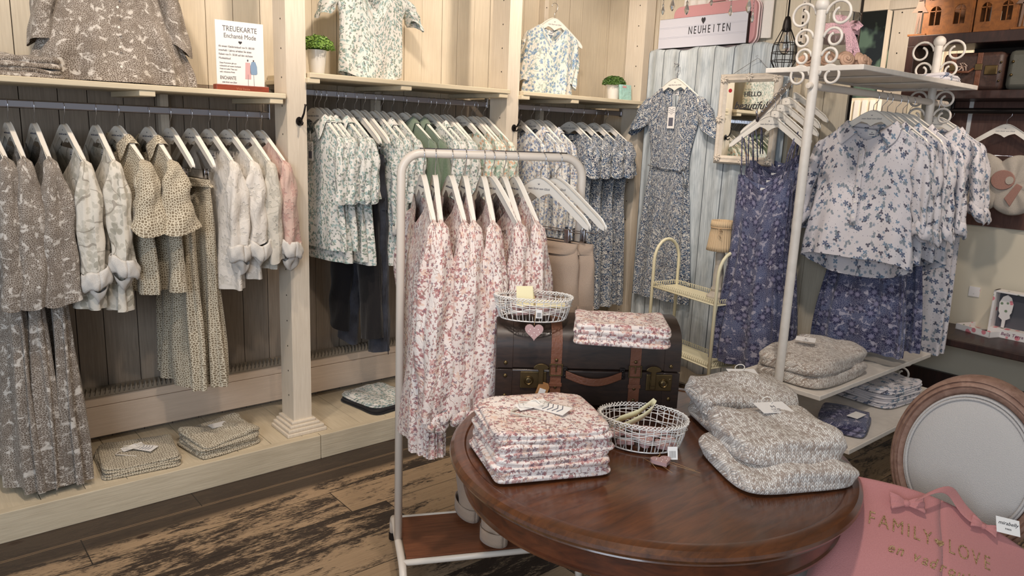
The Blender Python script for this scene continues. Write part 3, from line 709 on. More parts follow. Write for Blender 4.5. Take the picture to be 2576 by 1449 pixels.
lay1=[(.341,P_td[0],'long taupe floral dress with loose sleeves','dress'),(.409,P_td[1],'long taupe floral dress with loose sleeves','dress'),(.494,P_td[0],'long taupe floral dress with loose sleeves','dress'),
(.594,P_lf[0],'ivory leaf-print blouse with rolled white cuff','blouse'),(.706,P_lf[1],'ivory leaf-print blouse with rolled white cuff','blouse'),
(.787,P_geo[0],'olive lattice-print blouse with short sleeves','blouse'),(.904,P_geo[1],'olive lattice-print blouse with short sleeves','blouse'),
(.99,P_sk[0],'long olive lattice-print skirt on clips','skirt'),(1.077,P_sk[1],'long olive lattice-print skirt on clips','skirt'),
(1.152,P_wh[0],'white embossed blouse with rolled cuff','blouse'),(1.235,P_wh[1],'white embossed blouse with rolled cuff','blouse'),(1.318,P_sa,'sand coloured embossed blouse with long sleeve','blouse'),(1.385,P_ro,'dusty pink embossed blouse with white rolled cuff','blouse')]
for i,(x,g,l,c) in enumerate(lay1):
    rz=yaw(i); z=RZ[0]
    put_hanger((x,3.45,z),rz,f'white wooden hanger, {ORD[i]} from the left on the left wall rail','clothes hangers on the left wall rail',clip=c=='skirt')
    hang(g,(x,3.45,z),rz,f'{l}, {ORD[i]} from the left on the left rail',c,G1)
# ------------------------------------------------------------------ middle bay
G2='garments on the middle wall rail'
def grn(i,L=.78,m='green',sl=.30,cuff=None,nm='leaf_print_shirt',**k): return shirt(nm,F[m],L,60+i,sl=dict(L=sl,r0=.055,r1=.058,out=.015,ry=.72,cuff=cuff,cr=1.12,cl=.05),neck=k.pop('neck',.10),nd=.08,d0=.03,d1=.038,wh=.25,nf=7,amp=.008,**k)
P_g=[grn(0,.74,collar=True,tagd=(.04,-.05,-.18)),grn(1,.80,collar=True),grn(2,.82),grn(3,.84,sl=.44,cuff=F['cuffw'])]
P_jn=[trousers('black_jeans',F['denim'],1.30,71,.17,.04,.075,spread=.05),trousers('black_trousers',F['black'],1.22,72,.17,.04,.075,spread=.06)]
P_pl=shirt('sage_plush_jacket',F['plush'],.80,75,sl=dict(L=.52,r0=.062,r1=.052,ry=.8,out=.01),neck=.08,nd=.05,d0=.045,d1=.05,wh=.24,nf=5,amp=.008,collar=True)
P_mi=[shirt('mint_blossom_tunic',F['mint'],.84,77+i,sl=dict(L=.34,r0=.055,r1=.06,ry=.7,out=.015),neck=.14,nd=.14,d0=.03,d1=.045,wh=.25,nf=7,amp=.010) for i in (0,1)]
lay2=[(1.656,P_g[0]),(1.68,P_g[1]),(1.709,P_g[0]),(1.772,P_g[1]),(1.811,P_g[2]),(1.872,P_jn[1]),(1.919,P_jn[0]),(1.98,P_g[3]),(2.023,P_g[1]),(2.085,P_g[2]),(2.161,P_pl),(2.235,P_pl),(2.315,P_g[2]),(2.349,P_g[1]),(2.412,P_g[2]),(2.44,P_g[3]),(2.534,P_mi[0]),(2.606,P_mi[1]),(2.632,P_mi[0]),(2.688,P_mi[1])]
nice={'leaf_print_shirt':('white shirt with green-grey leaf print','shirt'),'black_jeans':('faded black jeans on a clip hanger','jeans'),'black_trousers':('plain black trousers on a clip hanger','trousers'),'sage_plush_jacket':('sage green plush jacket','jacket'),'mint_blossom_tunic':('mint and orange blossom tunic','tunic')}
for i,(x,g) in enumerate(lay2):
    l,c=nice[g.name.split('.')[0]]; rz=yaw(i+30,.07); cl=c in('jeans','trousers')
    put_hanger((x,3.45,RZ[1]),rz,f'white wooden hanger, {ORD[i]} from the left on the middle wall rail','clothes hangers on the middle wall rail',clip=cl)
    hang(g,(x,3.45,RZ[1]),rz,f'{l}, {ORD[i]} from the left on the middle rail',c,G2)
# ------------------------------------------------------------------ right bay
P_b=[shirt('blue_blossom_blouse',F['bluesand'],.86,90+i,sl=dict(L=.5,r0=.055,r1=.048,ry=.72,out=.01),neck=.11,nd=.08,d0=.032,d1=.045,wh=.25,nf=7,amp=.010,collar=bool(i)) for i in (0,1)]
def navy(nm,seed,L): return shirt(nm,F['navy'],L,seed,sl=dict(L=.21,r0=.060,r1=.075,flare=.015,ry=.85,out=.0),ws=.205,wm=.19,neck=.11,nd=.20,d0=.04,d1=.055,wh=.225,nf=9,amp=.014,waist=(.34,.18))
P_n=[navy('navy_print_dress',94,1.25),navy('navy_print_dress',95,1.25)]
lay3=[(2.935,P_b[0]),(3.054,P_b[1]),(3.109,P_b[0]),(3.174,P_b[1]),(3.381,P_n[0]),(3.477,P_n[1]),(3.593,P_n[0]),(3.702,P_n[1])]
for i,(x,g) in enumerate(lay3):
    l,c=('blue and sand blossom blouse','blouse') if g in P_b or i<4 else ('navy and white scroll-print short-sleeved dress','dress'); rz=yaw(i+60,.1)
    put_hanger((x,3.45,RZ[2]),rz,f'white wooden hanger, {ORD[i]} from the left on the right wall rail','clothes hangers on the right wall rail')
    hang(g,(x,3.45,RZ[2]),rz,f'{l}, {ORD[i]} from the left on the right rail',c,'garments on the right wall rail')
# ------------------------------------------------------------------ display garments above the shelves
t=bpy.data.objects.new('display_dress',None); COL.objects.link(t)
body(t,'body',F['taupe'],.66,ws=.195,wm=.185,wh=.31,neck=.10,nd=.08,d0=.06,d1=.12,nf=9,amp=.022,seed=5,waist=(.55,.20),nv=60,nu=140)
for sd in (-1,1): sleeve(t,sd,F['taupe'],.34,ws=.205,r0=.07,r1=.09,ry=.8,out=.055,seed=5)
buttons(t,.005,-.115,-.30,-.60,5)
p=AY(280,100,3.52); hang(t,(p.x,3.50,2.395),-.05,'taupe floral dress with elbow sleeves standing spread over the left shelf','dress')
put_hanger((p.x,3.50,2.395),-.05,'white wooden hanger inside the taupe dress above the left shelf','hangers of the display garments')
t=shirt('display_blouse',F['green'],.60,6,sl=dict(L=.13,r0=.075,r1=.07,ry=.6,out=.06),ws=.215,wm=.18,wh=.18,neck=.09,nd=.16,d0=.05,d1=.07,nf=6,amp=.008,tail=.03,buttons=(.0,-.075,-.30,-.52,3))
p=AY(935,100,3.52); hang(t,(p.x,3.52,2.435),.03,'white leaf-print short-sleeved blouse standing on the middle shelf','blouse')
put_hanger((p.x,3.52,2.435),.03,'white wooden hanger inside the leaf-print blouse above the middle shelf','hangers of the display garments')
t=shirt('display_tunic',F['bluefl'],.53,7,sl=dict(L=.30,r0=.06,r1=.045,ry=.7,out=-.0),ws=.185,wm=.155,wh=.18,neck=.09,nd=.10,d0=.045,d1=.06,nf=6,amp=.010)
p=AY(1392,100,3.52); hang(t,(p.x,3.52,2.36),-.15,'white and blue blossom tunic on a hanger above the right shelf','tunic',None,set(),.06)
put_hanger((p.x,3.52,2.36),-.15,'white wooden hanger holding the blue blossom tunic above the right shelf','hangers of the display garments')
# ------------------------------------------------------------------ folded clothes
def folded(name,loc,rz,w,d,h,mat,label,cat,group=None,seed=0,puff=.0,ex=5,lean=(0,0),top=None,lobes=2,wob_=1.0,sag=0):
    """A garment folded into a rounded slab whose rim shows the edges of its folds."""
    rng=random.Random(seed); nu=120
    r_=[];z_=[]
    r_.append(0);z_.append(0); 
    for q in (.3,.6,.85): r_.append(q);z_.append(0)
    for k in range(lobes):
        z0=k/lobes; hh=1/lobes
        for f in (.04,.15,.35,.55,.75,.9): 
            rr=1-.05*(abs(f-.5)*2)**3-(.03 if k else .0); r_.append(rr); z_.append(z0+f*hh)
        if k<lobes-1: r_.append(.93); z_.append(z0+hh)
    for q in (.93,.85,.7,.5,.3,.1,0.001): r_.append(q); z_.append(1+(puff*(1-q**2)))
    r_=np.array(r_);z_=np.array(z_); nv=len(r_)
    u=np.linspace(0,1,nu); a=2*PI*u; 
    a=a+.0; px=np.sign(np.cos(a))*np.abs(np.cos(a))**(2/ex); py=np.sign(np.sin(a))*np.abs(np.sin(a))**(2/ex)
    X=r_[:,None]*px[None,:]*w/2; Y=r_[:,None]*py[None,:]*d/2; Z=np.repeat(z_[:,None],nu,1)*h
    e1,e2,e3=(rng.uniform(0,6) for _ in range(3))
    n=np.sin(X*18+e1+2*np.sin(Y*13+e2))*np.sin(Y*16+e3)
    Z=Z+ (Z/h)*n*.006*wob_ + (Z/h)*.004*wob_*np.sin(X*44+Y*20+e2) - (Z/h)*sag*(X/(w/2))**2
    bl=wob_*.0035; X=X+bl*np.sin(Z*130+Y*14+e2)*r_[:,None]; Y=Y+bl*np.sin(Z*100+X*11+e1)*r_[:,None]+lean[1]*Z
    X=X+lean[0]*Z
    root=empty(name,loc,rz,label,cat,group)
    me=bpy.data.meshes.new('folded_cloth'); vs=np.stack([X,Y,Z],-1).reshape(-1,3)
    i=(np.arange(nu-1)[None,:]+np.arange(nv-1)[:,None]*nu).ravel(); Fc=np.stack([i,i+1,i+nu+1,i+nu],1)
    me.from_pydata(vs.tolist(),[],Fc.tolist()); me.materials.append(mat)
    uvv=np.stack([vs[:,0]+.15*np.abs(vs[:,1])*(np.abs(vs[:,0])>w*.47),vs[:,1]+vs[:,2]],-1); ul=me.uv_layers.new(name='UVMap'); ul.data.foreach_set('uv',uvv[Fc.ravel()].ravel())
    me.polygons.foreach_set('use_smooth',[True]*len(Fc)); me.update()
    o=bpy.data.objects.new('folded_cloth',me); COL.objects.link(o); o.parent=root
    return root
def neckline(root,w,z,mat,flip=1):
    """raised neckband, V placket, label and white tag string on the top of a folded blouse"""
    pts=[(w*.30*math.cos(a),-.01*flip+w*.13*math.sin(a),z+.004) for a in [PI*i/10 for i in range(11)]]
    MB().tube([(x,y*flip,zz) for x,y,zz in pts]+[(-w*.05,-w*.22*flip,z+.003)],.003,6).build('neckband',F['creamc'],root,180)
    M=frame((-w*.06,w*.10*flip,z+.008),(1,.25,.05),(0,1,.1)); MB().box2((-.045,-.018,0),(.045,.018,.0015),0,M).build('neck_label',PAPER,root,0)
    M2=frame((w*.10,-w*.02,z+.009),(.7,-.7,.05),(.6,.7,.1)); g=MB().prism([(-.045,-.02),(.045,-.03),(.05,.02),(-.04,.022)],.001,0,M2).build('price_tag',PAPER,root,0)
    b=MB()
    for k in range(4): b.tube([M2@Vector((-.02+k*.014,-.018,.0018)),M2@Vector((-.012+k*.014,0,.0018)),M2@Vector((-.02+k*.014,.018,.0018))],.0012,4)
    b.build('tag_print',LOGO,g,0)
    MB().tube([(-w*.06+.02*math.cos(k*.9)*(1+k*.1),w*.08*flip+.022*math.sin(k*.9),z+.014+.004*math.sin(k*2)) for k in range(16)],.0014,5).build('tag_string',WHITE,root,180)
def card(root,x,y,z,rz,letters,tilt=.25):
    M=Matrix.Translation((x,y,z))@Matrix.Rotation(rz,4,'Z')@Matrix.Rotation(tilt,4,'X')
    o=MB().box2((-.045,-.03,0),(.045,.03,.0012),0,M).build('price_tag',PAPER,root,0)
    if letters:
        text(letters,.018,M@Matrix.Translation((.0,-.004,.0014)),INKG,o)
        text('119.90',.010,M@Matrix.Translation((0,-.016,.0014)),INKG,o); text('Made in Italy',.005,M@Matrix.Translation((0,-.024,.0014)),INKG,o)
    MB().tube([M@Vector((.014*math.cos(k*.55),.033+.014*math.sin(k*.55),.004+.006*math.sin(k*.55+1))) for k in range(12)],.0016,5,0,True).build('tag_string',WHITE,root,180)
def ctr(pts,z):
    q=[AZ(x,y,z) for x,y in pts]; return sum(q,Vector())/len(q)
# on the platform
def stack(name,pts,z,rz,w,d,h,n,mat,labels,cat,group,seed,gap=.0,jit=.012,**k):
    c=ctr(pts,z); out=[]; zz=z+.001; rng=random.Random(seed)
    for i in range(n):
        hi=h*rng.uniform(.9,1.1) if n>2 else h
        o=folded(name,(c.x+rng.uniform(-jit,jit),c.y+rng.uniform(-jit,jit),zz),rz+rng.uniform(-.04,.04),w,d,hi,mat,labels[i],cat,group,seed+i,**k); out.append((o,zz,hi)); zz+=hi*.985+gap
    return out
s=stack('folded_blouse',((222,1150),(475,1165),(290,1225),(380,1100)),STEPZ,-.12,.31,.30,.022,2,F['geo'],('olive lattice-print blouse folded flat on the step, lower of the flat pair','olive lattice-print blouse folded flat on the step, upper of the flat pair'),'folded blouse','folded lattice-print clothes on the step',101,ex=12)
neckline(s[1][0],.30,.022,F['geo'])
s=stack('folded_dress',((455,1120),(663,1115),(490,1160),(570,1072)),STEPZ,.10,.30,.27,.036,2,F['geo'],('puffy folded olive lattice-print dress on the step, lower of the thick pair','puffy folded olive lattice-print dress on the step, upper of the thick pair'),'folded dress','folded lattice-print clothes on the step',105,ex=8,puff=.3,wob_=1.5)
MB().box2((-.03,.0,.045),(.05,.05,.047)).build('neck_label',PAPER,s[1][0],0)
p=Vector((1.99,3.42,STEPZ+.001))
folded('folded_jeans',p,.15,.30,.34,.022,F['black'],'folded black trousers on the step beneath the leaf-print shirt','folded trousers',None,111,ex=6)
folded('folded_shirt',p+Vector((.01,.02,.022)),.15,.29,.33,.018,F['green'],'folded white leaf-print shirt on the step below the black jeans','folded shirt',None,112,ex=6)
# on the left shelf
c=AY(50,195,3.42)
for i in range(2): folded('folded_dress',(c.x-.03,3.44,1.7275+i*.037),0.05,.34,.22,.036,F['taupe'],('taupe floral dress folded on the left shelf, lower one','taupe floral dress folded on the left shelf, upper one')[i],'folded dress','folded taupe dresses on the left shelf',115+i,ex=4,puff=.2)
# ------------------------------------------------------------------ rolling rack
RA=math.radians(-26.2); RO=Vector((1.335,2.145,0))
t=empty('rolling_garment_rack',RO,RA,'ivory tubular garment rack on castor feet with a brown base board','rack')
L=.632; H=1.52
pts=[(0,0,.115)]+[(0,0,H-.07)]+[(.07-.07*math.cos(a),0,H-.07+.07*math.sin(a)) for a in [PI/2*i/8 for i in range(1,9)]]
pts+=[(L-.07+.07*math.sin(a),0,H-.07+.07*math.cos(a)) for a in [PI/2*i/8 for i in range(0,9)]]+[(L,0,.115)]
MB().tube(pts,.0145,16).build('hanging_frame',RACKW,t,180)
MB().tube([(.06,0,H+.0145),(L-.06,0,H+.0145)],.0035,6).build('anti_slip_strip',STEEL,t,180)
for x in (0,L):
    MB().tube([(x,.21,.03),(x,.205,.075),(x,.18,.105),(x,.14,.115),(x,-.12,.115),(x,-.17,.105),(x,-.205,.075),(x,-.215,.02)],.0135,14).build('foot_tube',RACKW,t,180)
    for y in (.21,-.215): MB().lathe([(.013,0),(.016,.004),(.016,.03),(.012,.034)],16,0,Matrix.Translation((x,y,0))).build('foot_cap',IRON,t)
for y in (-.145,.165): MB().tube([(0,y,.112),(L,y,.112)],.011,12).build('cross_bar',RACKW,t,180)
MB().box2((.016,-.132,.112),(L-.016,.153,.122)).build('base_board',BOARD,t,0,.001)
G4='garments on the rolling rack'
def pinkd(nm,seed,L,sl,**k): return shirt(nm,F['pink'],L,seed,sl=dict(L=sl,r0=.058,r1=.055,ry=.85,out=.03,wr=.008,cuff=F['pink'],cr=.92,cl=.04),neck=k.pop('neck',.125),nd=.10,d0=.035,d1=.06,wh=k.pop('wh',.22),nf=9,amp=.014,gather=1,**k)
P_p=[pinkd('blush_blossom_dress',120,.97,.62,wh=.27),pinkd('blush_blossom_dress',121,.88,.60,neck=.10),pinkd('blush_blossom_dress',122,.85,.62)]
P_bt=[trousers('beige_trousers',F['beige'],1.37,125+i,.17,.04,.066,cuff=True,pockets=True,spread=.02) for i in (0,1)]
lay4=[(.073,P_p[0]),(.113,P_p[1]),(.167,P_p[2]),(.215,P_p[1]),(.278,P_p[0]),(.306,P_bt[0]),(.349,P_p[2]),(.391,P_p[1]),(.480,P_bt[1]),(.538,P_bt[0])]
for i,(s_,g) in enumerate(lay4):
    p=RO+Vector((s_*math.cos(RA),s_*math.sin(RA),H)); bt=g in P_bt; rz=RA-PI/2+{5:.25,7:.12,8:.62,9:.60}.get(i,random.Random(i).uniform(-.06,.06))
    put_hanger((p.x,p.y,H),rz,f'white wooden hanger, {ORD[i]} from the left on the rolling rack','clothes hangers on the rolling rack',clip=bt)
    hang(g,(p.x,p.y,H),rz,('beige twill cargo trousers with turned-up hems' if bt else 'blush pink blossom-print tunic dress')+f', {ORD[i]} from the left on the rolling rack','trousers' if bt else 'dress',G4)
# ------------------------------------------------------------------ round table
TC=Vector((1.578,1.231,0)); TR=.553; TZ=.76
t=empty('round_table',TC,0,'round polished mahogany pedestal table in the foreground','table')
MB().lathe([(.001,TZ-.004),(.40,TZ-.004),(TR-.045,TZ-.004),(TR-.040,TZ-.001),(TR-.030,TZ),(TR-.012,TZ-.003),(TR-.002,TZ-.012),(TR,TZ-.02),(TR-.004,TZ-.028),(TR-.012,TZ-.031),(TR-.010,TZ-.036),(TR-.016,TZ-.042),(TR-.05,TZ-.045),(.001,TZ-.045)],128).build('tabletop',MAHO,t,25)
MB().lathe([(TR-.045,TZ-.045),(TR-.043,TZ-.10),(TR-.038,TZ-.104),(TR-.040,TZ-.112),(TR-.06,TZ-.114),(TR-.06,TZ-.045)],128).build('apron',MAHOD,t,25)
MB().lathe([(.001,TZ-.05),(.11,TZ-.05),(.11,TZ-.115),(.095,TZ-.125),(.10,TZ-.15),(.085,TZ-.18),(.05,TZ-.22),(.045,TZ-.27),(.06,TZ-.33),(.085,TZ-.40),(.09,TZ-.45),(.075,TZ-.50),(.085,TZ-.52),(.085,TZ-.56),(.001,TZ-.56)],48).build('pedestal',MAHOD,t,40)
for k in range(4):
    a=PI/4+k*PI/2; d=Vector((math.cos(a),math.sin(a),0))
    MB().tube([d*.05+Vector((0,0,.24)),d*.15+Vector((0,0,.235)),d*.26+Vector((0,0,.13)),d*.36+Vector((0,0,.05)),d*.42+Vector((0,0,.04))],[.04,.038,.032,.028,.034],12).build('foot',MAHOD,t,180)
# ------------------------------------------------------------------ suitcase
SO=Vector((1.413,1.709,TZ)); SA=math.atan2(-.612,.791); SW,SD=.574,.235; SB=.122
t=empty('suitcase',SO,SA,'dark brown vintage suitcase with leather straps standing on the round table','suitcase')
prof=[(0,SB+.003),(0,.185),(.004,.212),(.018,.238),(.045,.258),(.085,.270),(.1175,.273),(.15,.270),(.19,.258),(.217,.238),(.231,.212),(SD,.185),(SD,SB+.003)]
MXZ=frame((0,0,0),(0,1,0),(0,0,1))   # local x->y, y->z, z->x
MB().box2((0,0,.004),(SW,SD,SB)).build('case_body',SUIT,t,30,.006)
MB().prism(prof,SW,0,MXZ).build('lid',SUIT,t,40,.003)
for x0,x1 in ((-.002,.050),(SW-.050,SW+.002)):
    sc=[(.1175+(y-.1175)*1.02,z+(.003 if z>.18 else 0)) for y,z in prof]
    MB().prism(sc,x1-x0,0,Matrix.Translation((x0,0,0))@MXZ).box2((x0,-.0025,.004),(x1,SD+.0025,SB-.002)).build('corner_reinforcement',SUIT,t,40,.001)
    for z in (.035,.10,.142):
        MB().sphere(((x0+x1)/2+(.004 if x0<.1 else -.004),-.003,z),.0065,0,6,None,(1,.6,1)).build('rivet',BRASS,t,180)
for x in (.168,.416):
    b=MB(); sc=[(.1175+(y-.1175)*1.03,z+.0035 if z>.18 else z) for y,z in prof]; inner=[(.1175+(y-.1175)*1.005,z+.0005 if z>.18 else z) for y,z in prof]
    vs=[];n=len(sc)
    for (y,z) in sc: vs+= [(x,y,z),(x+.034,y,z)]
    for (y,z) in inner: vs+= [(x,y,z),(x+.034,y,z)]
    fs=[]
    for i in range(n-1):
        a=2*i; fs+=[(a,a+2,a+3,a+1),(2*n+a,2*n+a+1,2*n+a+3,2*n+a+2),(a,2*n+a,2*n+a+2,a+2),(a+1,a+3,2*n+a+3,2*n+a+1)]
    b.add(vs,fs); b.box2((x,-.006,.004),(x+.034,-.001,SB+.01))
    st=b.build('strap',LEATH,t,40)
    bk=MB(); 
    for a_,b_ in (((x-.004,-.010,.105),(x-.0005,-.006,.142)),((x+.0345,-.010,.105),(x+.038,-.006,.142)),((x-.004,-.010,.139),(x+.038,-.006,.143)),((x-.004,-.010,.104),(x+.038,-.006,.108)),((x+.015,-.011,.118),(x+.019,-.008,.142))): bk.box2(a_,b_)
    bk.build('buckle',BRASS,st,0,.001)
    MB().box2((x-.003,-.010,.070),(x+.037,-.006,.082)).build('strap_loop',LEATH,st,0,.001)
    for z in (.03,.068,.155): MB().sphere((x+.017,-.007,z),.0055,0,6,None,(1,.5,1)).build('rivet',BRASS,st,180)
b=MB()
pt=[(.215+.175*i/12,-.012-.020*math.sin(PI*i/12),.112-.018*math.sin(PI*i/12)) for i in range(13)]
vs=[]; 
for x,y,z in pt: vs+=[(x,y-.004,z-.012),(x,y-.004,z+.012),(x,y+.004,z+.012),(x,y+.004,z-.012)]
fs=[(4*i+j,4*i+4+j,4*i+4+(j+1)%4,4*i+(j+1)%4) for i in range(12) for j in range(4)]+[(0,1,2,3),(48,51,50,49)]
hd=b.add(vs,fs).build('handle',LEATH,t,60,.002)
for x in (.205,.385):
    MB().box2((x,-.010,.098),(x+.016,-.002,.134)).build('handle_mount',IRON,hd,0,.002)
    for z in (.107,.125): MB().sphere((x+.008,-.011,z),.0045,0,6).build('rivet',IRON,hd,180)
for x,m_ in ((.075,1),(.470,-1)):
    pl=MB().box2((x,-.006,.062),(x+.082,-.001,.116)).build('lock_plate',BRASS,t,0,.004)
    kx=x+(.026 if m_>0 else .055)
    MB().lathe([(.001,.004),(.006,.005),(.009,.003),(.012,.006),(.015,.003),(.015,0)],20,0,frame((kx,-.006,.088),(1,0,0),(0,0,1))).build('key_rosette',BRASS,pl,50)
    MB().box2((kx-.001,-.0125,.082),(kx+.001,-.0115,.092)).build('keyhole',HOLE,pl,0)
    lx=x+(.063 if m_>0 else .020)
    ang=[PI*i/10 for i in range(11)]
    b=MB().prism([(-.008,-.045),(.008,-.045),(.008,.0)]+[(.024*math.cos(a),.004+.016*math.sin(a)) for a in ang]+[(-.008,.0)],.004,0,frame((lx,-.012,.125),(1,0,0),(0,0,1)))
    b.box2((lx-.009,-.013,.068),(lx+.009,-.006,.10)); b.build('latch',BRASS,pl,40,.0015)
M=frame((.143,-.012,.052),(.95,0,-.30),(.30,0,.95))
g=MB().prism([(-.018,-.035),(.018,-.035),(.018,.022),(.010,.033),(-.010,.033),(-.018,.022)],.002,0,M).build('luggage_tag',wood('kraft_card',(176,130,84),(150,104,64),(8,8,8)),t,0)
MB().prism([(-.010,-.028),(.010,-.028),(.010,.012),(-.010,.012)],.0008,0,M@Matrix.Translation((0,0,.002))).build('tag_label',PAPER,g,0)
# ------------------------------------------------------------------ wire baskets, hearts, papers
BW=plain('white_painted_wire',(232,228,222),.45); ROSEW=plain('dusty_rose_painted_wood',(176,142,140),.6); DOT=plain('white_dot',(240,236,232),.6); JUTE=plain('jute_twine',(176,140,96),.9)
def basket(loc,rz,A,B,h,label,n=34,seed=0):
    t=empty('wire_basket',loc,rz,label,'basket'); rng=random.Random(seed)
    e=lambda a,k,z,da=0: ((A*k+da)*math.cos(a),(B*k+da)*math.sin(a),z)
    N=96
    for s_ in range(3):
        MB().tube([e(2*PI*i/N,1,h+.006*math.sin(2*PI*i/N*22+s_*2.09),.006*math.cos(2*PI*i/N*22+s_*2.09)) for i in range(N)],.0016,6,0,True).build('rim_braid',BW,t,180)
    for s_ in range(3): MB().tube([e(2*PI*i/N,1,h-.012-.006*s_+.003*math.sin(2*PI*i/N*(5+s_)+s_*2),.003*math.sin(2*PI*i/N*(7+s_*2))) for i in range(N)],.0013,5,0,True).build('rim_wire',BW,t,180)
    for s_ in range(3): MB().tube([e(2*PI*i/N,.93,h*.42+.004*s_+.003*math.sin(2*PI*i/N*(6+s_)+s_),.002*math.sin(2*PI*i/N*9+s_)) for i in range(N)],.0012,5,0,True).build('middle_wire',BW,t,180)
    for i in range(n):
        a=2*PI*i/n+rng.uniform(-.02,.02); MB().tube([e(a,1,h),e(a,.96,h*.5),e(a,.88,.006),e(a,.80,.003)],.0014,5).build('upright_wire',BW,t,180)
    MB().tube([e(2*PI*i/N,.84,.0025) for i in range(N)],.002,6,0,True).build('base_ring',BW,t,180)
    for k in range(-4,5):
        x=A*.8*k/4.6; y=B*.82*math.sqrt(max(0,1-(x/(A*.84))**2)); MB().tube([(x,-y,.003),(x,y,.003)],.0013,5).build('base_wire',BW,t,180)
    return t
def heart_block(M,label,group,s=.052,name='wooden_heart'):
    o=empty(name,M.translation,0,label,'heart',group); R=M.to_3x3().to_4x4()
    MB().prism(heart(s),.010,0,R).build('heart_body',ROSEW,o,40,.0015)
    for x,y in ((-.012,.006),(.012,.006),(0,-.004),(-.007,-.012),(.008,-.011),(0,.010),(-.016,0),(.016,-.002)):
        MB().prism([(x+.0013*math.cos(a*PI/4),y+.0013*math.sin(a*PI/4)) for a in range(8)],.0006,0,R@Matrix.Translation((0,0,.0100))).build('painted_dot',DOT,o,0)
    return o
LZ=TZ+.277
bc=AZ(1340,793,LZ+.01); b1=basket((bc.x,bc.y,LZ),-.72,.118,.066,.070,'white oval wire basket with yellow price slips on top of the suitcase',34,1)
rng=random.Random(3)
for k in range(7):
    a=rng.uniform(0,6.28); q=Vector((bc.x,bc.y,LZ+.012+.006*k*.5))+Matrix.Rotation(-.72,3,'Z')@Vector((.07*math.cos(a)*rng.uniform(.5,1),.03*math.sin(a),0))
    heart_block(frame(q,(math.cos(a),math.sin(a),.1),(-math.sin(a),math.cos(a),.15)),'dusty rose wooden heart among those lying in the basket on the suitcase','hearts in the suitcase basket',.045)
Rz=Matrix.Rotation(-.72,4,'Z')
M=Matrix.Translation((bc.x-.02,bc.y+.012,LZ+.070))@Rz@Matrix.Rotation(.2,4,'Z')@Matrix.Rotation(1.25,4,'X')
o=MB().add([M@Vector(p) for p in ((-.030,-.03,0),(.022,-.03,0),(.022,.032,0),(-.030,.032,0),(.034,-.035,-.014),(.022,.032,-.002))],[(0,1,2,3),(1,4,5,2)]).build('price_booklet',PAPERC,None,0); sm_=o.modifiers.new('s','SOLIDIFY'); sm_.thickness=.001
tag(o,'pale yellow folded price booklet standing in the basket on the suitcase','booklet')
M=Matrix.Translation((bc.x+.035,bc.y-.04,LZ+.048))@Rz@Matrix.Rotation(.25,4,'X')
o=MB().box2((-.045,-.02,0),(.045,.02,.002),0,M).box2((-.047,-.018,.0025),(.040,.022,.0045),0,M).build('price_slips',PAPERC,None,0); tag(o,'pale yellow price slips lying in the basket on the suitcase','paper')
def heart_tag(p0,p1,M,label):
    """heart on a jute string with a small barcode label"""
    o=heart_block(M,label,None,.058,'heart_pendant'); R0=Vector(M.translation)
    MB().tube([Vector(p0)-R0,(Vector(p0)+Vector(p1))/2-R0+Vector((.004,0,-.003)),Vector(p1)-R0],.0010,5).build('string',JUTE,o,180)
    return o
q=AZ(1343,835,LZ)  # hanging over the lid edge, in front of the case
fr=Vector((-.612,-.791,0)); ex=Vector((.791,-.612,0))
hp=AD(1343,832,(AZ(1343,832,LZ-.02)-Vector((0,0,CH))).dot(FW)-.004); 
M=frame(hp+fr*.004+Vector((0,0,.0)),ex,Vector((0.12,.15,.98)))
o=heart_tag(M.translation+Vector((0,0,.10))-fr*.03,M.translation+Vector((0,0,.018)),M,'dusty rose dotted wooden heart hanging by twine over the suitcase lid')
M=frame(hp+fr*.012+ex*.012+Vector((0,0,.055)),ex,Vector((0,0,1))); lb=MB().box2((-.009,-.013,0),(.009,.013,.001),0,M).build('barcode_label',PAPER,None,0); 
for k in range(7): pass
mw=lb.matrix_world.copy(); lb.parent=o; lb.location=-o.location
b=MB(); 
for k in range(8): b.box2((-.006+k*.0016,-.010,.0011),(-.0054+k*.0016+(.0004 if k%3 else .0),.004,.0014),0,M)
bb=b.build('barcode',INK,lb,0)
b2c=AZ(1612,1112,TZ); basket((b2c.x,b2c.y,TZ),-.95,.122,.092,.078,'white oval wire basket with a yellow paper strip and hearts on the tabletop',40,2)
rng=random.Random(8); k=0
for ring,(cnt,fr_) in enumerate(((9,.62),(4,.25))):
    for i in range(cnt):
        a=2*PI*i/cnt+ring; q=b2c+Matrix.Rotation(-.95,3,'Z')@Vector((.122*fr_*math.cos(a),.092*fr_*math.sin(a),.010+.012*(i%2)+.010*ring))
        heart_block(frame(q,(math.cos(a*2),math.sin(a*2),rng.uniform(-.2,.2)),(-math.sin(a*2),math.cos(a*2),rng.uniform(-.2,.3))),'dusty rose wooden heart among those lying in the tabletop basket','hearts in the tabletop basket')
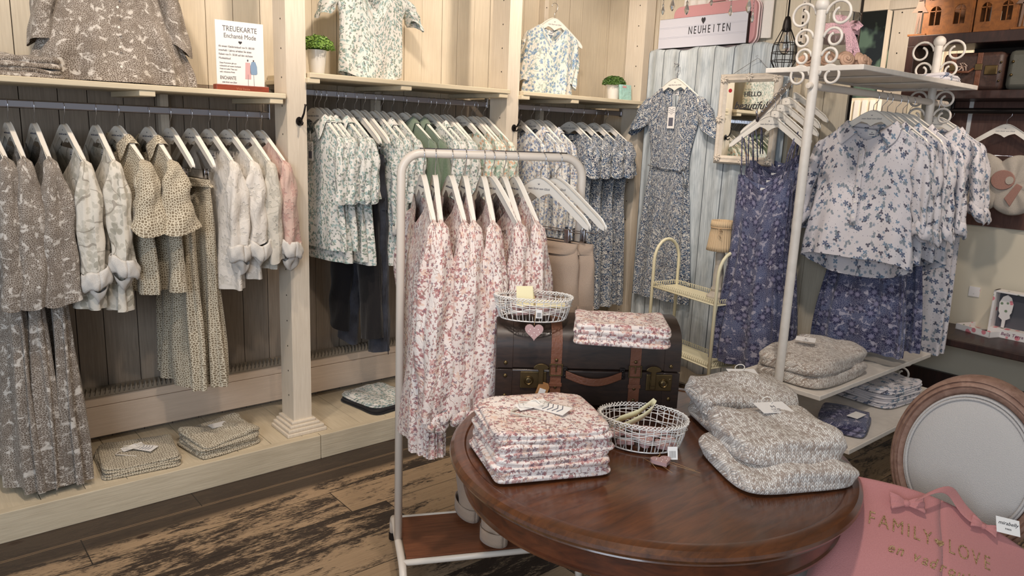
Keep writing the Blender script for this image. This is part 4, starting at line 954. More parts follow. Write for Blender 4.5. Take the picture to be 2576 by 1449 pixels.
# looped strip of size labels
Rz=Matrix.Rotation(-.70,4,'Z'); b=MB(); path=[(-.075,-.01,.05),(-.05,0,.066),(0,.005,.085),(.028,.008,.108),(.038,.008,.118),(.048,.008,.110),(.040,.006,.095),(.015,0,.076),(-.03,-.012,.055),(-.06,-.02,.045)]
P=[]
for i in range(len(path)-1):
    for s_ in range(4):
        f=s_/4; P.append(Vector(path[i])*(1-f)+Vector(path[i+1])*f)
w=Vector((.004,-.014,.026)); M=Matrix.Translation((b2c.x-.01,b2c.y+.01,TZ))@Rz
vs=[]; 
for p_ in P: vs+=[p_-w*.5,p_+w*.5]
o=b.add([M@v_ for v_ in vs],[(2*i,2*i+1,2*i+3,2*i+2) for i in range(len(P)-1)]).build('label_strip',PAPERC,None,60); sm_=o.modifiers.new('s','SOLIDIFY'); sm_.thickness=.0008
tag(o,'looped yellow strip of size 38 labels sticking out of the tabletop basket','label strip')
for j,(i,z_) in enumerate(((22,0),(25,0),(28,0),(31,0))):
    c_=P[i]; tn=(P[i+1]-P[i-1]).normalized(); nm=tn.cross(w).normalized(); 
    if nm.z<0: nm=-nm
    Mf=M@frame(c_+nm*.0014,tn,w.normalized()); k_=MB().box2((-.009,-.010,-.0003),(.009,.010,.0001),0,Mf).build('size_sticker',PAPER,o,0); text('38',.010,Mf@Matrix.Translation((0,-.003,.0004)),INK,k_)
p=AZ(1664,1166,TZ); M=frame((p.x,p.y,TZ+.002),(.9,-.43,0),(.43,.9,0)); o=heart_tag(Vector((p.x+.03,p.y+.03,TZ+.012)),Vector((p.x+.005,p.y+.018,TZ+.012)),M,'dusty rose dotted wooden heart lying on the tabletop before the basket')
q=AZ(1692,1140,TZ+.02); M=frame(q,RT,(FW.x*.3,FW.y*.3,1)); lb=MB().box2((-.013,-.017,0),(.013,.017,.001),0,M).build('barcode_label',PAPER,o,0); lb.location=-o.location
b=MB()
for k in range(9): b.box2((-.009+k*.002,-.012,.0011),(-.0083+k*.002,.006,.0014),0,M)
b.build('barcode',INK,lb,0)
rng=random.Random(5); b=MB()
for k in range(5):
    p0=AZ(1625+rng.uniform(-12,25),1150,TZ+.002); d=Vector((rng.uniform(-.05,.06),-.05-rng.uniform(0,.09),0)); b.tube([p0,p0+d*.5+Vector((rng.uniform(-.01,.01),0,0)),p0+d],.0005,4)
tag(b.build('loose_threads',JUTE,None,180),'thin loose jute threads lying on the tabletop before the basket','thread')
# ------------------------------------------------------------------ folded stacks on table and suitcase
names=('bottom','second from bottom','third from bottom','top')
s=stack('folded_blouse',((1178,1125),(1240,1225),(1545,1190),(1450,1085)),TZ,-.42,.31,.275,.032,4,F['pink'],[f'blush blossom-print blouse folded on the table, {n} of the stack of four' for n in names],'folded blouse','stack of blush blouses on the table',130,jit=.006,ex=12,puff=.05)
neckline(s[3][0],.28,.031,F['pink'])
p=AZ(1560,845,LZ)
for i in range(2): folded('folded_blouse',(p.x,p.y,LZ-.006+i*.029),-.80,.27,.20,.029,F['pink'],('blush blossom-print blouse folded on the suitcase, lower one','blush blossom-print blouse folded on the suitcase, upper one')[i],'folded blouse','blush blouses on the suitcase',140+i,ex=12,puff=.1)
def sweater(loc,rz,w,d,h,label,group,seed,**k):
    o=folded('folded_sweater',loc,rz,w,d,h,F['knit'],label,'sweater',group,seed,ex=5.5,puff=k.pop('puff',.28),wob_=k.pop('wob_',1.3),lobes=1,**k); return o
GS='melange sweaters on the table'
p=AZ(1965,1175,TZ); rz=-.48
sweater((p.x-.015,p.y+.01,TZ+.001),rz,.34,.30,.050,'grey-beige melange knit sweater at the table front, lower of the pair',GS,150,sag=.012)
o=sweater((p.x+.01,p.y+.035,TZ+.050),rz-.05,.295,.27,.058,'grey-beige melange knit sweater tagged M at the table front, upper of the pair',GS,151,puff=.35)
card(o,.02,.055,.082,.05,'M',.12)
p=AZ(1864,1062,TZ)
sweater((p.x,p.y,TZ+.001),-.60,.29,.22,.050,'brown-beige melange knit sweater at the back of the table, lower of the pair',GS,152)
o=sweater((p.x+.0,p.y+.01,TZ+.050),-.62,.30,.23,.062,'brown-beige melange knit sweater tagged L at the back of the table, upper of the pair',GS,153,puff=.4)
card(o,.02,.045,.088,.0,'L',.15)
# ------------------------------------------------------------------ white metal etagere
EX,EY=3.10,1.70; t=empty('scrolled_display_rack',(EX,EY,0),0,'tall white metal display rack with scrollwork, three shelves and a hanging rail','rack')
EL=1.235
def plate(x0,x1,y0,y1,z,nm):
    b=MB().box2((x0,y0,z-.006),(x1,y1,z))
    o=b.build(nm,SCROLL,t,0); e=MB()
    for a_,b_ in (((x0-.006,y0-.006,z-.018),(x1+.006,y0+.004,z+.004)),((x0-.006,y1-.004,z-.018),(x1+.006,y1+.006,z+.004)),((x0-.006,y0,z-.018),(x0+.004,y1,z+.004)),((x1-.004,y0,z-.018),(x1+.006,y1,z+.004))): e.box2(a_,b_)
    for x in (x0+(x1-x0)*.33,x0+(x1-x0)*.66): e.box2((x-.01,y0,z-.014),(x+.01,y1,z-.0065))
    e.build('edge_frame',SCROLL,o,0,.003)
plate(.0,1.24,-.205,.225,1.92,'top_shelf'); plate(.005,1.20,-.20,.22,.505,'middle_shelf'); plate(-.0,1.20,-.36,.24,.31,'bottom_shelf')
def scroll(pk,side,z,R,n=26,r=.006):
    pts=[]; c=Vector((0,side*(.022+R),z))
    for i in range(n+1):
        f=i/n; a=PI*.98-f*PI*2.35; rr=R*(1-.55*f**1.15); cy=c.y+side*R*.18*f
        pts.append((0,cy+side*rr*math.cos(a),z+rr*math.sin(a)))
    return MB().tube(pts,r,8)
for x0 in (0,EL):
    pt=2.15 if x0==0 else 2.13
    b=MB().tube([(x0,0,.02),(x0,0,pt)],.0205,18).sphere((x0,0,pt+.02),.030,0,8)
    po=b.build('post',SCROLL,t,50)
    for zz,n_ in ((2.13,4),(.44,2)) if x0==0 else ((2.10,5),(.43,2)):
        z=zz
        for k in range(n_):
            R=(.056,.042,.036,.046,.045)[k] if zz>1 else (.044,.040)[k]
            for sd in (-1,1):
                o=scroll(0,sd,z,R).build('scroll',SCROLL,po,180); o.location.x=x0
            z-=R+(.042,.036,.046,.045,.04)[k]*.90 if zz>1 else .083
MB().tube([(0,0,1.842),(EL+.20,0,1.842)],.0165,14).lathe([(.0,-.02),(.012,-.018),(.015,-.008),(.015,0)],14,0,Matrix.Translation((-.022,0,1.842))@Matrix.Rotation(PI/2,4,'Y')).build('hanging_rail',RACKW,t,60)
EZ=1.842
def flow(nm,seed,L,lowf=0,**k): return shirt(nm,F['bluflow'],L,seed,sl=k.pop('sl',dict(L=.40,r0=.075,r1=.058,ry=.62,out=.055,cuff=F['bluflow'],cr=1.25,cl=.065,wr=.009)),ws=k.pop('ws',.25),neck=k.pop('neck',.125),nd=.075,d0=.045,d1=.055,wm=k.pop('wm',.235),wh=k.pop('wh',.275),nf=6,amp=.011,lowf=lowf,collar=k.pop('collar',True),**k)
P_w=[flow('slate_flower_blouse',160,.88,.10,tail=.07,nu=140,nv=60),flow('slate_flower_blouse',161,.84,.08,tail=.05)]
P_ps=[skirt('indigo_paisley_skirt',F['paisley'],1.27,165+i,.17,.245,.04,12,.016) for i in (0,1)]
P_wd=[flow('slate_flower_dress',168,1.36,wh=.21,ws=.225,wm=.19,sl=dict(L=.36,r0=.07,r1=.06,ry=.7,out=.05,cuff=F['bluflow'],cr=1.2,cl=.06)) for i in (0,)]
lay5=[(3.686,P_w[0]),(3.775,P_w[1]),(3.835,P_ps[0]),(3.93,P_w[1]),(4.01,P_ps[1]),(4.09,P_w[0]),(4.40,P_wd[0]),(4.47,P_wd[0])]
dsc={'slate_flower_blouse':('white blouse with slate-blue flowers and rolled sleeves','blouse'),'indigo_paisley_skirt':('long indigo paisley skirt on clips','skirt'),'slate_flower_dress':('long white shirt dress with slate-blue flowers','dress')}
for i,(x,g) in enumerate(lay5):
    l,c=dsc[g.name.split('.')[0]]; rz=RB+(0,.03,-.04,.05,-.03,.02,.16,.20)[i]
    put_hanger((x,EY,EZ-.003),rz,f'white wooden hanger, {ORD[i]} from the front on the scrolled display rack','clothes hangers on the scrolled rack',clip=c=='skirt')
    hang(g,(x,EY,EZ-.003),rz,f'{l}, {ORD[i]} from the front on the scrolled rack',c,'garments on the scrolled rack')
# button placket on the front blouse prototype
b=MB(); o=P_w[0]
U,V=np.meshgrid(np.linspace(-.014,.014,5),np.linspace(0,1,12)); grid('placket',U,-.0605-.002*np.sin(V*9)+0*U,-.25-.37*V,F['bluflow'],o,uo=(.3,.2),solid=.003)
buttons(o,0,-.063,-.28,-.58,5)
# folded things on the rack
p=AZ(2035,945,.52); GE='melange sweaters on the scrolled rack'
sweater((3.40,1.70,.51),.0,.52,.36,.052,'beige melange sweater on the rack shelf, lower of the pair',GE,170)
o=sweater((3.42,1.71,.561),.05,.56,.35,.06,'beige melange sweater with price tag on the rack shelf, upper of the pair',GE,171,puff=.4); card(o,-.06,.02,.115,-1.2,'S',.1)
for i in range(1): folded('folded_trousers',(3.37,1.50,.315),.35,.30,.22,.045,F['paisley'],'folded indigo patterned trousers with paper tag on the lowest rack shelf','folded trousers',None,175,ex=8,puff=.2)
tag(MB().box2((3.33,1.42,.375),(3.42,1.47,.377)).build('price_card',PAPER,None,0),'cream paper price tag lying on the folded indigo trousers','tag')
for i in range(4): folded('folded_shirt',(3.93,1.60,.315+i*.024),-.1,.38,.34,.024,F['bluflow'],f'white slate-flower shirt folded on the lowest rack shelf, {names[i]} of four','folded shirt','white flower shirts on the lowest rack shelf',180+i,ex=5)
folded('folded_shirt',(4.08,1.60,1.925),.1,.26,.2,.03,F['bluflow'],'white slate-flower shirt folded on the top rack shelf by the far post','folded shirt',None,186,ex=4,puff=.3)
# ------------------------------------------------------------------ grey plank-print panel
t=empty('cloth_covered_panel',(XP,2.74,0),0,'partition panel draped with grey wood-plank print cloth','panel')
MB().box2((.03,-.50,.05),(.11,.50,2.12)).build('panel_board',CREAM,t,0,.002)
nv,nu=60,150; U,V=np.meshgrid(np.linspace(0,1,nu),np.linspace(0,1,nv)); Y_=.50-U*1.0
wv=.006*np.sin(U*40+1)+.004*np.sin(U*71)+.004*np.sin(U*23+V*3)
topz=2.13+.006*np.sin(U*19)+.004*np.sin(U*41)
X_=np.where(V<.06,.02-(.03*np.sin(V/.06*PI/2))+ (1-V/.06)*.08, -.01)+wv*(V>.02)
Z_=topz-np.where(V<.06,0,(V-.06)*2.10)+np.where(V<.06,.008*np.sin(V/.06*PI/2),0.008)
grid('draped_cloth',X_,Y_,Z_,GRAYP,t,1,2,solid=.002)
# lightbox with letters on top of the panel
tl=AX(1660,50,3.862); tr=AX(1885,27,3.862); bl=AX(1652,128,3.862); y0,y1=tr.y-.0,bl.y-.01; zb=2.146; zt=(tl.z+tr.z)/2
t=empty('letter_lightbox',(3.862,(y0+y1)/2,zb),0,'white cinema lightbox reading NEUHEITEN standing on top of the grey panel','sign'); hw=(y1-y0)/2; hh=zt-zb
MB().box2((0,-hw,0),(.045,hw,hh)).build('housing',IRON,t,0,.002)
LB=plain('lightbox_face',(206,206,216),.35); MB().box2((-.004,-hw+.002,.002),(-.0005,hw-.002,hh-.002)).build('face_panel',LB,t,0,.001)
for z in (hh*.34,hh*.67,hh*.33+.008,hh*.66+.008): MB().box2((-.0055,-hw+.002,z),(-.004,hw-.002,z+.002)).build('letter_track',LB,t,0)
M=lambda y,z:frame((-.0062,y,z),(0,-1,0),(0,0,1))
for k,ch in enumerate('NEUHEITEN'): text(ch,.064,M(.075-k*.0335+.0,hh*.36+.012),INK,t,'letter',.0003,0,.0,sx=.62)
MB().prism([(x*.8,z*1.2) for x,z in heart(.038)],.0006,0,M(-.015,hh*.84)).build('heart_symbol',INK,t,0)
PINKM=plain('pink_vinyl',(206,150,152),.45,0,.1,200); PINKL=plain('pale_pink_trim',(238,212,208),.35)
def rrect(w,h,r,n=6):
    o=[]
    for cx,cy,a0 in ((w/2-r,h/2-r,0),(-w/2+r,h/2-r,PI/2),(-w/2+r,-h/2+r,PI),(w/2-r,-h/2+r,1.5*PI)):
        for i in range(n+1): a=a0+PI/2*i/n; o.append((cx+r*math.cos(a),cy+r*math.sin(a)))
    return o
c0=AX(1696,46,3.915); c1=AX(1905,5,3.915); hcase=.245; yc=(c0.y+c1.y)/2; wc=c0.y-c1.y
t=empty('pink_suitcase',(3.945,yc-.02,2.146),0,'small pink suitcase with pale trim standing behind the letter lightbox','suitcase')
MB().prism(rrect(wc,hcase,.05),.030,0,frame((-.030,0,hcase/2),(0,-1,0),(0,0,1))).build('shell',PINKM,t,40,.004)
for xx in (-.034,-.012): MB().tube([(xx,-x_,hcase/2+z_) for x_,z_ in rrect(wc+.004,hcase+.004,.05)],.005,6,0,True).build('edge_piping',PINKL,t,180)
MB().tube([(-.015,.07,hcase),(-.015,.05,hcase+.022),(-.015,-.05,hcase+.022),(-.015,-.07,hcase)],.009,8).build('handle',PINKM,t,180)
nu=120; U,V=np.meshgrid(np.linspace(0,1,nu),np.linspace(0,1,24)); a0=AX(1725,5,3.965).y; a1=AX(1950,5,3.965).y
tag(grid('lace_curtain',3.955+.006*np.sin(U*60)+.004*np.sin(U*33),a0+(a1-a0)*U,2.80-.62*V,plain('white_lace_cloth',(236,230,222),.9,0,.4,200)),'white lace curtain hanging behind the pink suitcase above the panel','curtain')
# dress hanging on the panel
dh=AX(1703,178,3.815); P_wr=shirt('wrap_dress',F['navy'],1.45,200,sl=dict(L=.21,r0=.085,r1=.105,flare=.03,ry=.30,out=.075),ws=.205,wm=.17,wh=.225,neck=.09,nd=.22,d0=.022,d1=.026,nf=9,amp=.010,waist=(.30,.15),nu=140,nv=70)
MB().tube([(.13,-.03,-.62),(.16,-.035,-.66),(.165,-.035,-.72)],.008,6).tube([(.13,-.03,-.62),(.15,-.04,-.60),(.165,-.035,-.57)],.010,6).tube([(-.14,-.032,-.60),(0,-.038,-.615),(.14,-.032,-.62)],.006,6).build('tie_belt',F['navy'],P_wr,180)
swing_tag(P_wr,(.01,-.03,-.16),PAPER,.055,.13,0,True,.08)
hz=2.03; hang(P_wr,(3.812,dh.y,hz),RB,'navy and white wrap dress hanging alone on the grey panel','dress'); put_hanger((3.812,dh.y,hz),RB,'white wooden hanger holding the navy wrap dress on the grey panel',None)
tag(MB().tube([(3.838,dh.y,hz+.012),(3.79,dh.y,hz+.012),(3.785,dh.y,hz+.025)],.003,8).build('wall_nail',CHROME,None,180),'small metal nail hook holding the wrap dress hanger','hook')
# mirror
m0=AX(1818,188,3.80); m1=AX(1972,186,3.80); mb_=AX(1802,410,3.80); mw=(m0.y-m1.y); mh=m0.z-mb_.z
t=empty('ornate_mirror',(3.80,(m0.y+m1.y)/2,mb_.z),0,'white ornate mirror with HELLO beautiful lettering on the grey panel','mirror')
MF=plain('antique_white_plaster',(220,208,192),.5,0,.5,90,.2,40); fwid=.048
def mitre(o,inn,x0,x1,mat,nm,par):
    b=MB(); 
    (a,b_,c,d)=o; (e,f,g,h)=inn
    return b
b=MB(); W_,H_=mw/2,mh
prf=[(0,0),(.0,-.014),(.010,-.024),(.022,-.018),(.032,-.022),(.044,-.010),(.048,-.004),(.048,0)]
for side in range(4):
    vs=[]
    for s_,x in prf:
        cs=[(W_-s_,s_),(-W_+s_,s_),(-W_+s_,H_-s_),(W_-s_,H_-s_)]
        p,q=cs[side],cs[(side+1)%4]; vs+=[(x,p[0],p[1]),(x,q[0],q[1])]
    b.add(vs,[(2*i,2*i+1,2*i+3,2*i+2) for i in range(len(prf)-1)])
fo=b.build('frame',MF,t,60)
rng=random.Random(9)
for cy,cz in ((W_-.03,.03),(-W_+.03,.03),(-W_+.03,H_-.03),(W_-.03,H_-.03),(0,.02),(0,H_-.02),(W_-.02,H_/2),(-W_+.02,H_/2)):
    b=MB()
    for k in range(7):
        a=k*PI*2/7; b.tube([(-.020,cy,cz),(-.028,cy+.014*math.cos(a),cz+.014*math.sin(a)),(-.020,cy+.026*math.cos(a+.4),cz+.026*math.sin(a+.4))],[.006,.006,.002],6)
    b.build('carved_ornament',MF,fo,180)
gl=MB().box2((-.006,-W_+fwid-.004,fwid-.004),(-.003,W_-fwid+.004,H_-fwid+.004)).build('glass',MIR,t,0)
Mm=lambda y,z:frame((-.0066,y,z),(0,-1,0),(0,0,1))
text('HELLO',.036,Mm(-.02,H_*.755),INK,t,'lettering',.0003,0,.02); text('beautiful',.060,Mm(-.008,H_*.615),INK,t,'lettering',.0003,.35,.012,sx=1.0)
MB().prism([(.011*math.cos(a*PI/10),.011*math.sin(a*PI/10)) for a in range(20)],.001,0,Mm(W_-fwid-.018,H_*.82)).build('red_sticker',plain('red_sticker',(176,40,50),.5),t,0)
MB().tube([(-.002,W_-.07,H_),(.01,-.02,H_+.085),(-.002,-W_+.07,H_)],.0012,5).build('hanging_wire',STEEL,t,180)
MB().sphere((.0,-.02,H_+.09),.008,0,6).build('hanging_knob',CRYS,t,180)
# slotted upright and sloping arm with indigo dresses
sp_=AX(2003,240,3.972)
b=MB().box2((3.955,sp_.y-.012,.3),(3.979,sp_.y+.012,2.6)); 
for k in range(60): b.box2((3.9535,sp_.y-.005,.5+k*.034),(3.9551,sp_.y+.005,.515+k*.034),1)
tag(b.build('slotted_wall_upright',[RACKW,HOLE],None,0),'white slotted metal upright fixed to the boards behind the scrolled rack','upright')
a0=Vector((3.95,sp_.y,AX(2012,192,3.93).z)); a1=AX(1908,300,3.45); a1.y=sp_.y+.0
a1=Vector((3.25,AX(1905,300,3.25).y,AX(1905,300,3.25).z))
t=empty('sloping_arm',a0,0,'sloping chrome display arm with studs carrying the indigo strappy dresses','rail')
d=a1-a0; MB().tube([(0,0,0),d*.5,d],.009,8,0,False,None,True,1.6).build('arm',STEEL,t,60)
for k in range(9): MB().sphere(d*(.1+.1*k)+Vector((0,0,.016)),.007,0,6).build('stud',CHROME,t,180)
MB().tube([d,d+Vector((-.012,0,.03)),d+Vector((-.012,0,.05))],.005,8).build('end_stop',CHROME,t,180)
def strappy(nm,seed,L=1.38):
    t=bpy.data.objects.new(nm,None); COL.objects.link(t)
    body(t,'body',F['paisley'],L,ws=.15,wm=.15,wh=.215,neck=.11,nd=.075,topz=-.37,d0=.035,d1=.05,nf=10,amp=.016,seed=seed,back=.05)
    for sd in (-1,1):
        for y in (-.02,.02): MB().tube([(sd*.145,y*.3,-.175),(sd*.130,y,-.25),(sd*.115,y*1.3,-.375)],.0032,6).build('strap',F['paisley'],t,180)
    neck_label(t,-.43,.02,.05,.04)
    return t
P_st=[strappy('strappy_dress',210),strappy('strappy_dress',211)]
for i,f in enumerate((.66,.52,.38,.22,.08)):
    p=a0+d*f; q=(p.x,p.y,p.z+.006); rz=RB+(.02,-.05,.06,-.10,.05)[i]
    put_hanger(q,rz,f'white wooden hanger, {ORD[i]} from the low end of the sloping arm','clothes hangers on the sloping arm')
    if i<4: hang(P_st[i%2],q,rz,f'long indigo paisley strappy dress, {ORD[i]} from the low end of the sloping arm','dress','strappy dresses on the sloping arm')
# tiered cream cart with lamp
A=AZ(1652,705,.735); Bk=AZ(1718,694,.735); Cc=AZ(1812,752,.735); e1=(Cc-A); e1.z=0; e1.normalize(); e2=Vector((-e1.y,e1.x,0)); 
if (Bk-A).dot(e2)<0: e2=-e2
A=A+Vector((-.14,-.04,0))+e1*.05; cw=.19; rz=math.atan2(e1.y,e1.x)
CM=plain('cream_enamel',(226,218,186),.4); s2=1 if Matrix.Rotation(rz,3,'Z')@Vector((0,1,0))==e2 or (Matrix.Rotation(rz,3,'Z')@Vector((0,1,0))).dot(e2)>0 else -1
t=empty('tiered_cart',(A.x,A.y,0),rz,'cream metal tiered stand with scalloped trays before the grey panel','cart'); CL=(Cc-A).length*1.02+.07
for z,nm in ((.735,'upper_tray'),(.38,'lower_tray')):
    b=MB().box2((0,0,z-.012),(CL,s2*cw,z-.004)); o=b.build(nm,CM,t,0,.002); g=MB()
    def edge(p,q):
        p=Vector(p);q=Vector(q); n=int((q-p).length/.016); dd=(q-p)/n
        for k in range(n):
            c_=p+dd*(k+.5); r=(dd.length)*.62
            g.tube([c_+dd.normalized()*r*math.cos(a)+Vector((0,0,.010+.022*math.sin(a))) for a in [PI*j/6 for j in range(7)]],.0022,4)
        g.tube([p,q],.004,5)
    for p,q in (((0,0,z-.008),(CL,0,z-.008)),((CL,0,z-.008),(CL,s2*cw,z-.008)),((CL,s2*cw,z-.008),(0,s2*cw,z-.008)),((0,s2*cw,z-.008),(0,0,z-.008))): edge(p,q)
    g.build('scalloped_edge',CM,o,180)
for x in (0,CL):
    pts=[(x,0,.0),(x,0,.88)]+[(x,s2*(cw/2-cw/2*math.cos(a)),.88+cw*.7*math.sin(a)) for a in [PI*i/12 for i in range(1,12)]]+[(x,s2*cw,.88),(x,s2*cw,0)]
    MB().tube(pts,.0095,12).build('arched_leg',CM,t,180)
lp=Vector((A.x,A.y,0))+e1*(CL-.115)+e2*cw*.6; t=empty('table_lamp',(lp.x,lp.y,.732),0,'small table lamp with pleated beige shade on the cream tiered stand','lamp')
lq=AX(1818,600,lp.x); 
MB().lathe([(.001,0),(.055,0),(.055,.02),(.042,.03),(.03,.045),(.034,.06),(.026,.075),(.028,.14),(.022,.20),(.026,.255),(.02,.27),(.012,.28),(.001,.28)],28).build('base',plain('grey_washed_wood',(200,190,176),.6,0,.1,60,.3,20),t,40)
n=160; vs=[];prf=[(.078,.275),(.074,.30),(.066,.37),(.060,.405),(.066,.41),(.063,.44)]
b=MB()
for r,z in prf:
    for j in range(n): a=2*PI*j/n; rr=r*(1+.03*math.cos(a*34)); vs.append((rr*math.cos(a),rr*math.sin(a),z))
b.add(vs,[(i*n+j,i*n+(j+1)%n,(i+1)*n+(j+1)%n,(i+1)*n+j) for i in range(len(prf)-1) for j in range(n)])
o=b.build('shade',plain('beige_shade_fabric',(206,180,144),.85),t,180); sm_=o.modifiers.new('s','SOLIDIFY'); sm_.thickness=.0015
MB().tube([(.063*math.cos(a),.063*math.sin(a),.402) for a in [2*PI*i/40 for i in range(40)]],.004,6,0,True).tube([(-.058,-.03,.40),(-.08,-.03,.37),(-.07,-.04,.35)],.003,5).tube([(-.058,-.03,.40),(-.085,-.03,.40),(-.06,-.04,.385)],.003,5).build('ribbon',plain('beige_ribbon',(200,170,134),.8),o,180)
# ------------------------------------------------------------------ sign, plants, small box on the shelves
s0=AY(545,222,3.36); s1=AY(672,232,3.36); sw=(s1.x-s0.x); st_=AY(537,38,3.37)
t=empty('loyalty_sign',((s0.x+s1.x)/2,3.37,1.7275),-.06,'white TREUEKARTE loyalty card sign in a reddish wooden foot on the left shelf','sign')
WF=wood('red_brown_foot',(150,70,44),(110,44,30),(2,12,12),.4); MB().box2((-sw/2-.002,-.025,0),(sw/2+.002,.025,.026)).build('foot',WF,t,0,.002)
text('Vive Innée',.014,frame((.0,-.0255,.006),(1,0,0),(0,0,1)),plain('pale_engraving',(180,120,90),.6),t,'foot_lettering',.0002)
sh=.272; o=MB().box2((-sw/2+.008,-.002,.020),(sw/2-.010,.002,.020+sh)).build('card',PAPER,t,0)
TM=lambda x,z:frame((x,-.0025,z),(1,0,0),(0,0,1)); wd=sw-.018
text('TREUEKARTE',.031,TM(0,sh-.022),INKG,t,sx=.80,off=.0); text('Enchanté Mode',.027,TM(0,sh-.050),INKG,t,sx=.82)
MB().prism(heart(.016),.0005,0,TM(0,sh-.066)).build('heart_symbol',INK,t,0)
for k,l in enumerate(('Ab einem Kleidereinkauf von Fr. 800.00','innerhalb 1 Jahres erhalten Sie einen','Rabatt von Fr. 50.00 auf den nächsten','Modeeinkauf.')): text(l,.0122,TM(-wd/2+.010,sh-.090-k*.0165),INKG,t,align='LEFT',sx=.78)
for k,l in enumerate(('Diese Promotion gilt aus-','schliesslich auf unsere Enchanté','Mode im Laden Thun und','exkl. reduzierte Mode.')): text(l,.0088,TM(-wd/2+.012,sh-.158-k*.0125),INKG,t,align='LEFT',sx=.8)
text('ENCHANTE',.021,TM(-wd/2+.012,.048),INK,t,align='LEFT',sx=.62); text('mein Stück vom Glück',.0085,TM(-wd/2+.020,.034),INK,t,align='LEFT',sx=.8,shear=.35)
DP=plain('printed_rose',(206,164,164),.7); DB=plain('printed_blue',(128,154,182),.7)
for x,mt,out in ((.030,DP,[(-.010,.05),(.010,.05),(.013,-.0),(.013,-.02),(-.013,-.02),(-.012,0)]),(.055,DB,[(-.008,.055),(.008,.055),(.015,.035),(.016,.005),(.011,.0),(.011,.018),(.010,0),(-.010,0),(-.011,.018),(-.011,.0),(-.016,.005),(-.015,.035)])):
    MB().prism([(a_,b_+.075) for a_,b_ in out],.0004,0,TM(x,.0)).build('dress_picture',mt,t,0)
    MB().box2((x-.0006,-.0030,.024),(x+.0006,-.0024,.075)).box2((x-.003,-.0030,.13),(x+.003,-.0024,.138)).build('stand_picture',INKG,t,0)
def leaf_ball(t,c,R,n,seed,mat,flat=.75):
    rng=random.Random(seed); b=MB()
    for k in range(n):
        v_=Vector((rng.gauss(0,1),rng.gauss(0,1),rng.gauss(0,1))).normalized(); v_.z=abs(v_.z)*1.0-.12; rr=R*(.55+.48*rng.random()**.5)
        p=Vector(c)+Vector((v_.x*rr,v_.y*rr,v_.z*rr*flat)); s_=rng.uniform(.006,.010)
        d1=Vector((rng.gauss(0,1),rng.gauss(0,1),rng.gauss(0,.6))).normalized(); d2=v_.cross(d1).normalized()
        b.add([p-d1*s_,p-d2*s_*.55+v_*s_*.25,p+d1*s_,p+d2*s_*.55+v_*s_*.25],[(0,1,2,3)])
    for k in range(n//16):
        v_=Vector((rng.gauss(0,1),rng.gauss(0,1),abs(rng.gauss(0,1)))).normalized(); b.tube([Vector(c)-Vector((0,0,R*.3)),Vector(c)+Vector((v_.x*R*.8,v_.y*R*.8,v_.z*R*.7))],.001,4)
    return b.build('foliage',mat,t,0)
gt=NT('bright_leaves',.5); gt.col(gt.mix(gt.noise(gt.obj(),60,2),lin((60,104,36)),lin((150,182,84)))); LEAF=gt.m
gt=NT('deep_leaves',.5); gt.col(gt.mix(gt.noise(gt.obj(),60,2),lin((38,70,26)),lin((96,130,56)))); LEAF2=gt.m
def pot_plant(px,py,y,z,rt,h,R,label,mat,seed,sc=False):
    p=AY(px,py,y); t=empty('potted_plant',(p.x,y,z),0,label,'plant')
    prf=[(.001,0),(rt*.72,0),(rt*.74,.004),(rt*.98,h),(rt*.90,h),(rt*.86,h-.01),(.001,h-.012)]
    o=MB().lathe(prf,40).build('pot',plain('white_ceramic',(232,228,220),.25),t,50)
    if sc:
        b=MB()
        for k in range(20): a=2*PI*k/20; b.sphere((rt*.97*math.cos(a),rt*.97*math.sin(a),h+.004),rt*.14,0,6,None,(1,1,1.3))
        b.build('scalloped_rim',bpy.data.materials['white_ceramic'],o,180)
    leaf_ball(t,(0,0,h+R*.15),R,1500,seed,mat)
    return p
pot_plant(797,150,3.42,1.827,.047,.115,.082,'bright green bushy plant in a tall white pot on the middle shelf',LEAF,1)
p=pot_plant(1545,200,3.44,1.827,.050,.095,.075,'small dark green plant in a scalloped white pot on the right shelf',LEAF2,2,True)
t=empty('wrapped_package',(p.x+.022,3.352,1.828),-.05,'mint coloured package in clear film leaning on the small pot on the right shelf','package')
MN=NT('mint_glossy_film',.12); MN.col(MN.mix(MN.noise(MN.obj(),70,2),lin((150,198,190)),lin((176,212,204)))); MN.bump(MN.noise(MN.obj(),45,3),.8,.01)
M=Matrix.Rotation(-.12,4,'X'); MB().box2((-.052,-.008,.0),(.052,.008,.10),0,M).build('pack',MN.m,t,0,.004)
MB().prism(rrect(.034,.012,.005),.001,0,M@frame((-.012,-.0085,.085),(1,0,0),(0,0,1))).build('pink_sticker',PINKM,t,0)
# ------------------------------------------------------------------ glass jar with roses on the rack, cage lamp, crystals
jc=AZ(2120,165,1.93); jc=Vector((3.36,1.72,1.927)); ROSE=plain('tan_carved_wood',(196,160,136),.7,0,.2,60,.25,40)
j0=AX(2118,160,3.40); jc=Vector((3.36,j0.y+.02,1.927))
t=empty('glass_jar',jc,0,'open clear glass jar with pink lace bow on the top rack shelf','jar')
MB().lathe([(.001,.0),(.085,0),(.090,.006),(.090,.24),(.092,.243),(.088,.243),(.087,.008),(.001,.006)],48,0,None,False).build('glass',GLASS,t,60)
lt=NT('blush_lace_ribbon',.8); v=lt.obj(); w_=lt.n('TexVoronoi',{'Vector':v,'Scale':330},feature='DISTANCE_TO_EDGE').outputs['Distance']; lt.b.inputs['Base Color'].default_value=lin((228,182,190)); lt.put(lt.b.inputs['Alpha'],lt.ramp(w_,.24,.14)); LACE=lt.m
N=60; o=MB().lathe([(.0925,.150),(.0935,.195)],N,0,None,False).build('lace_band',LACE,t,180)
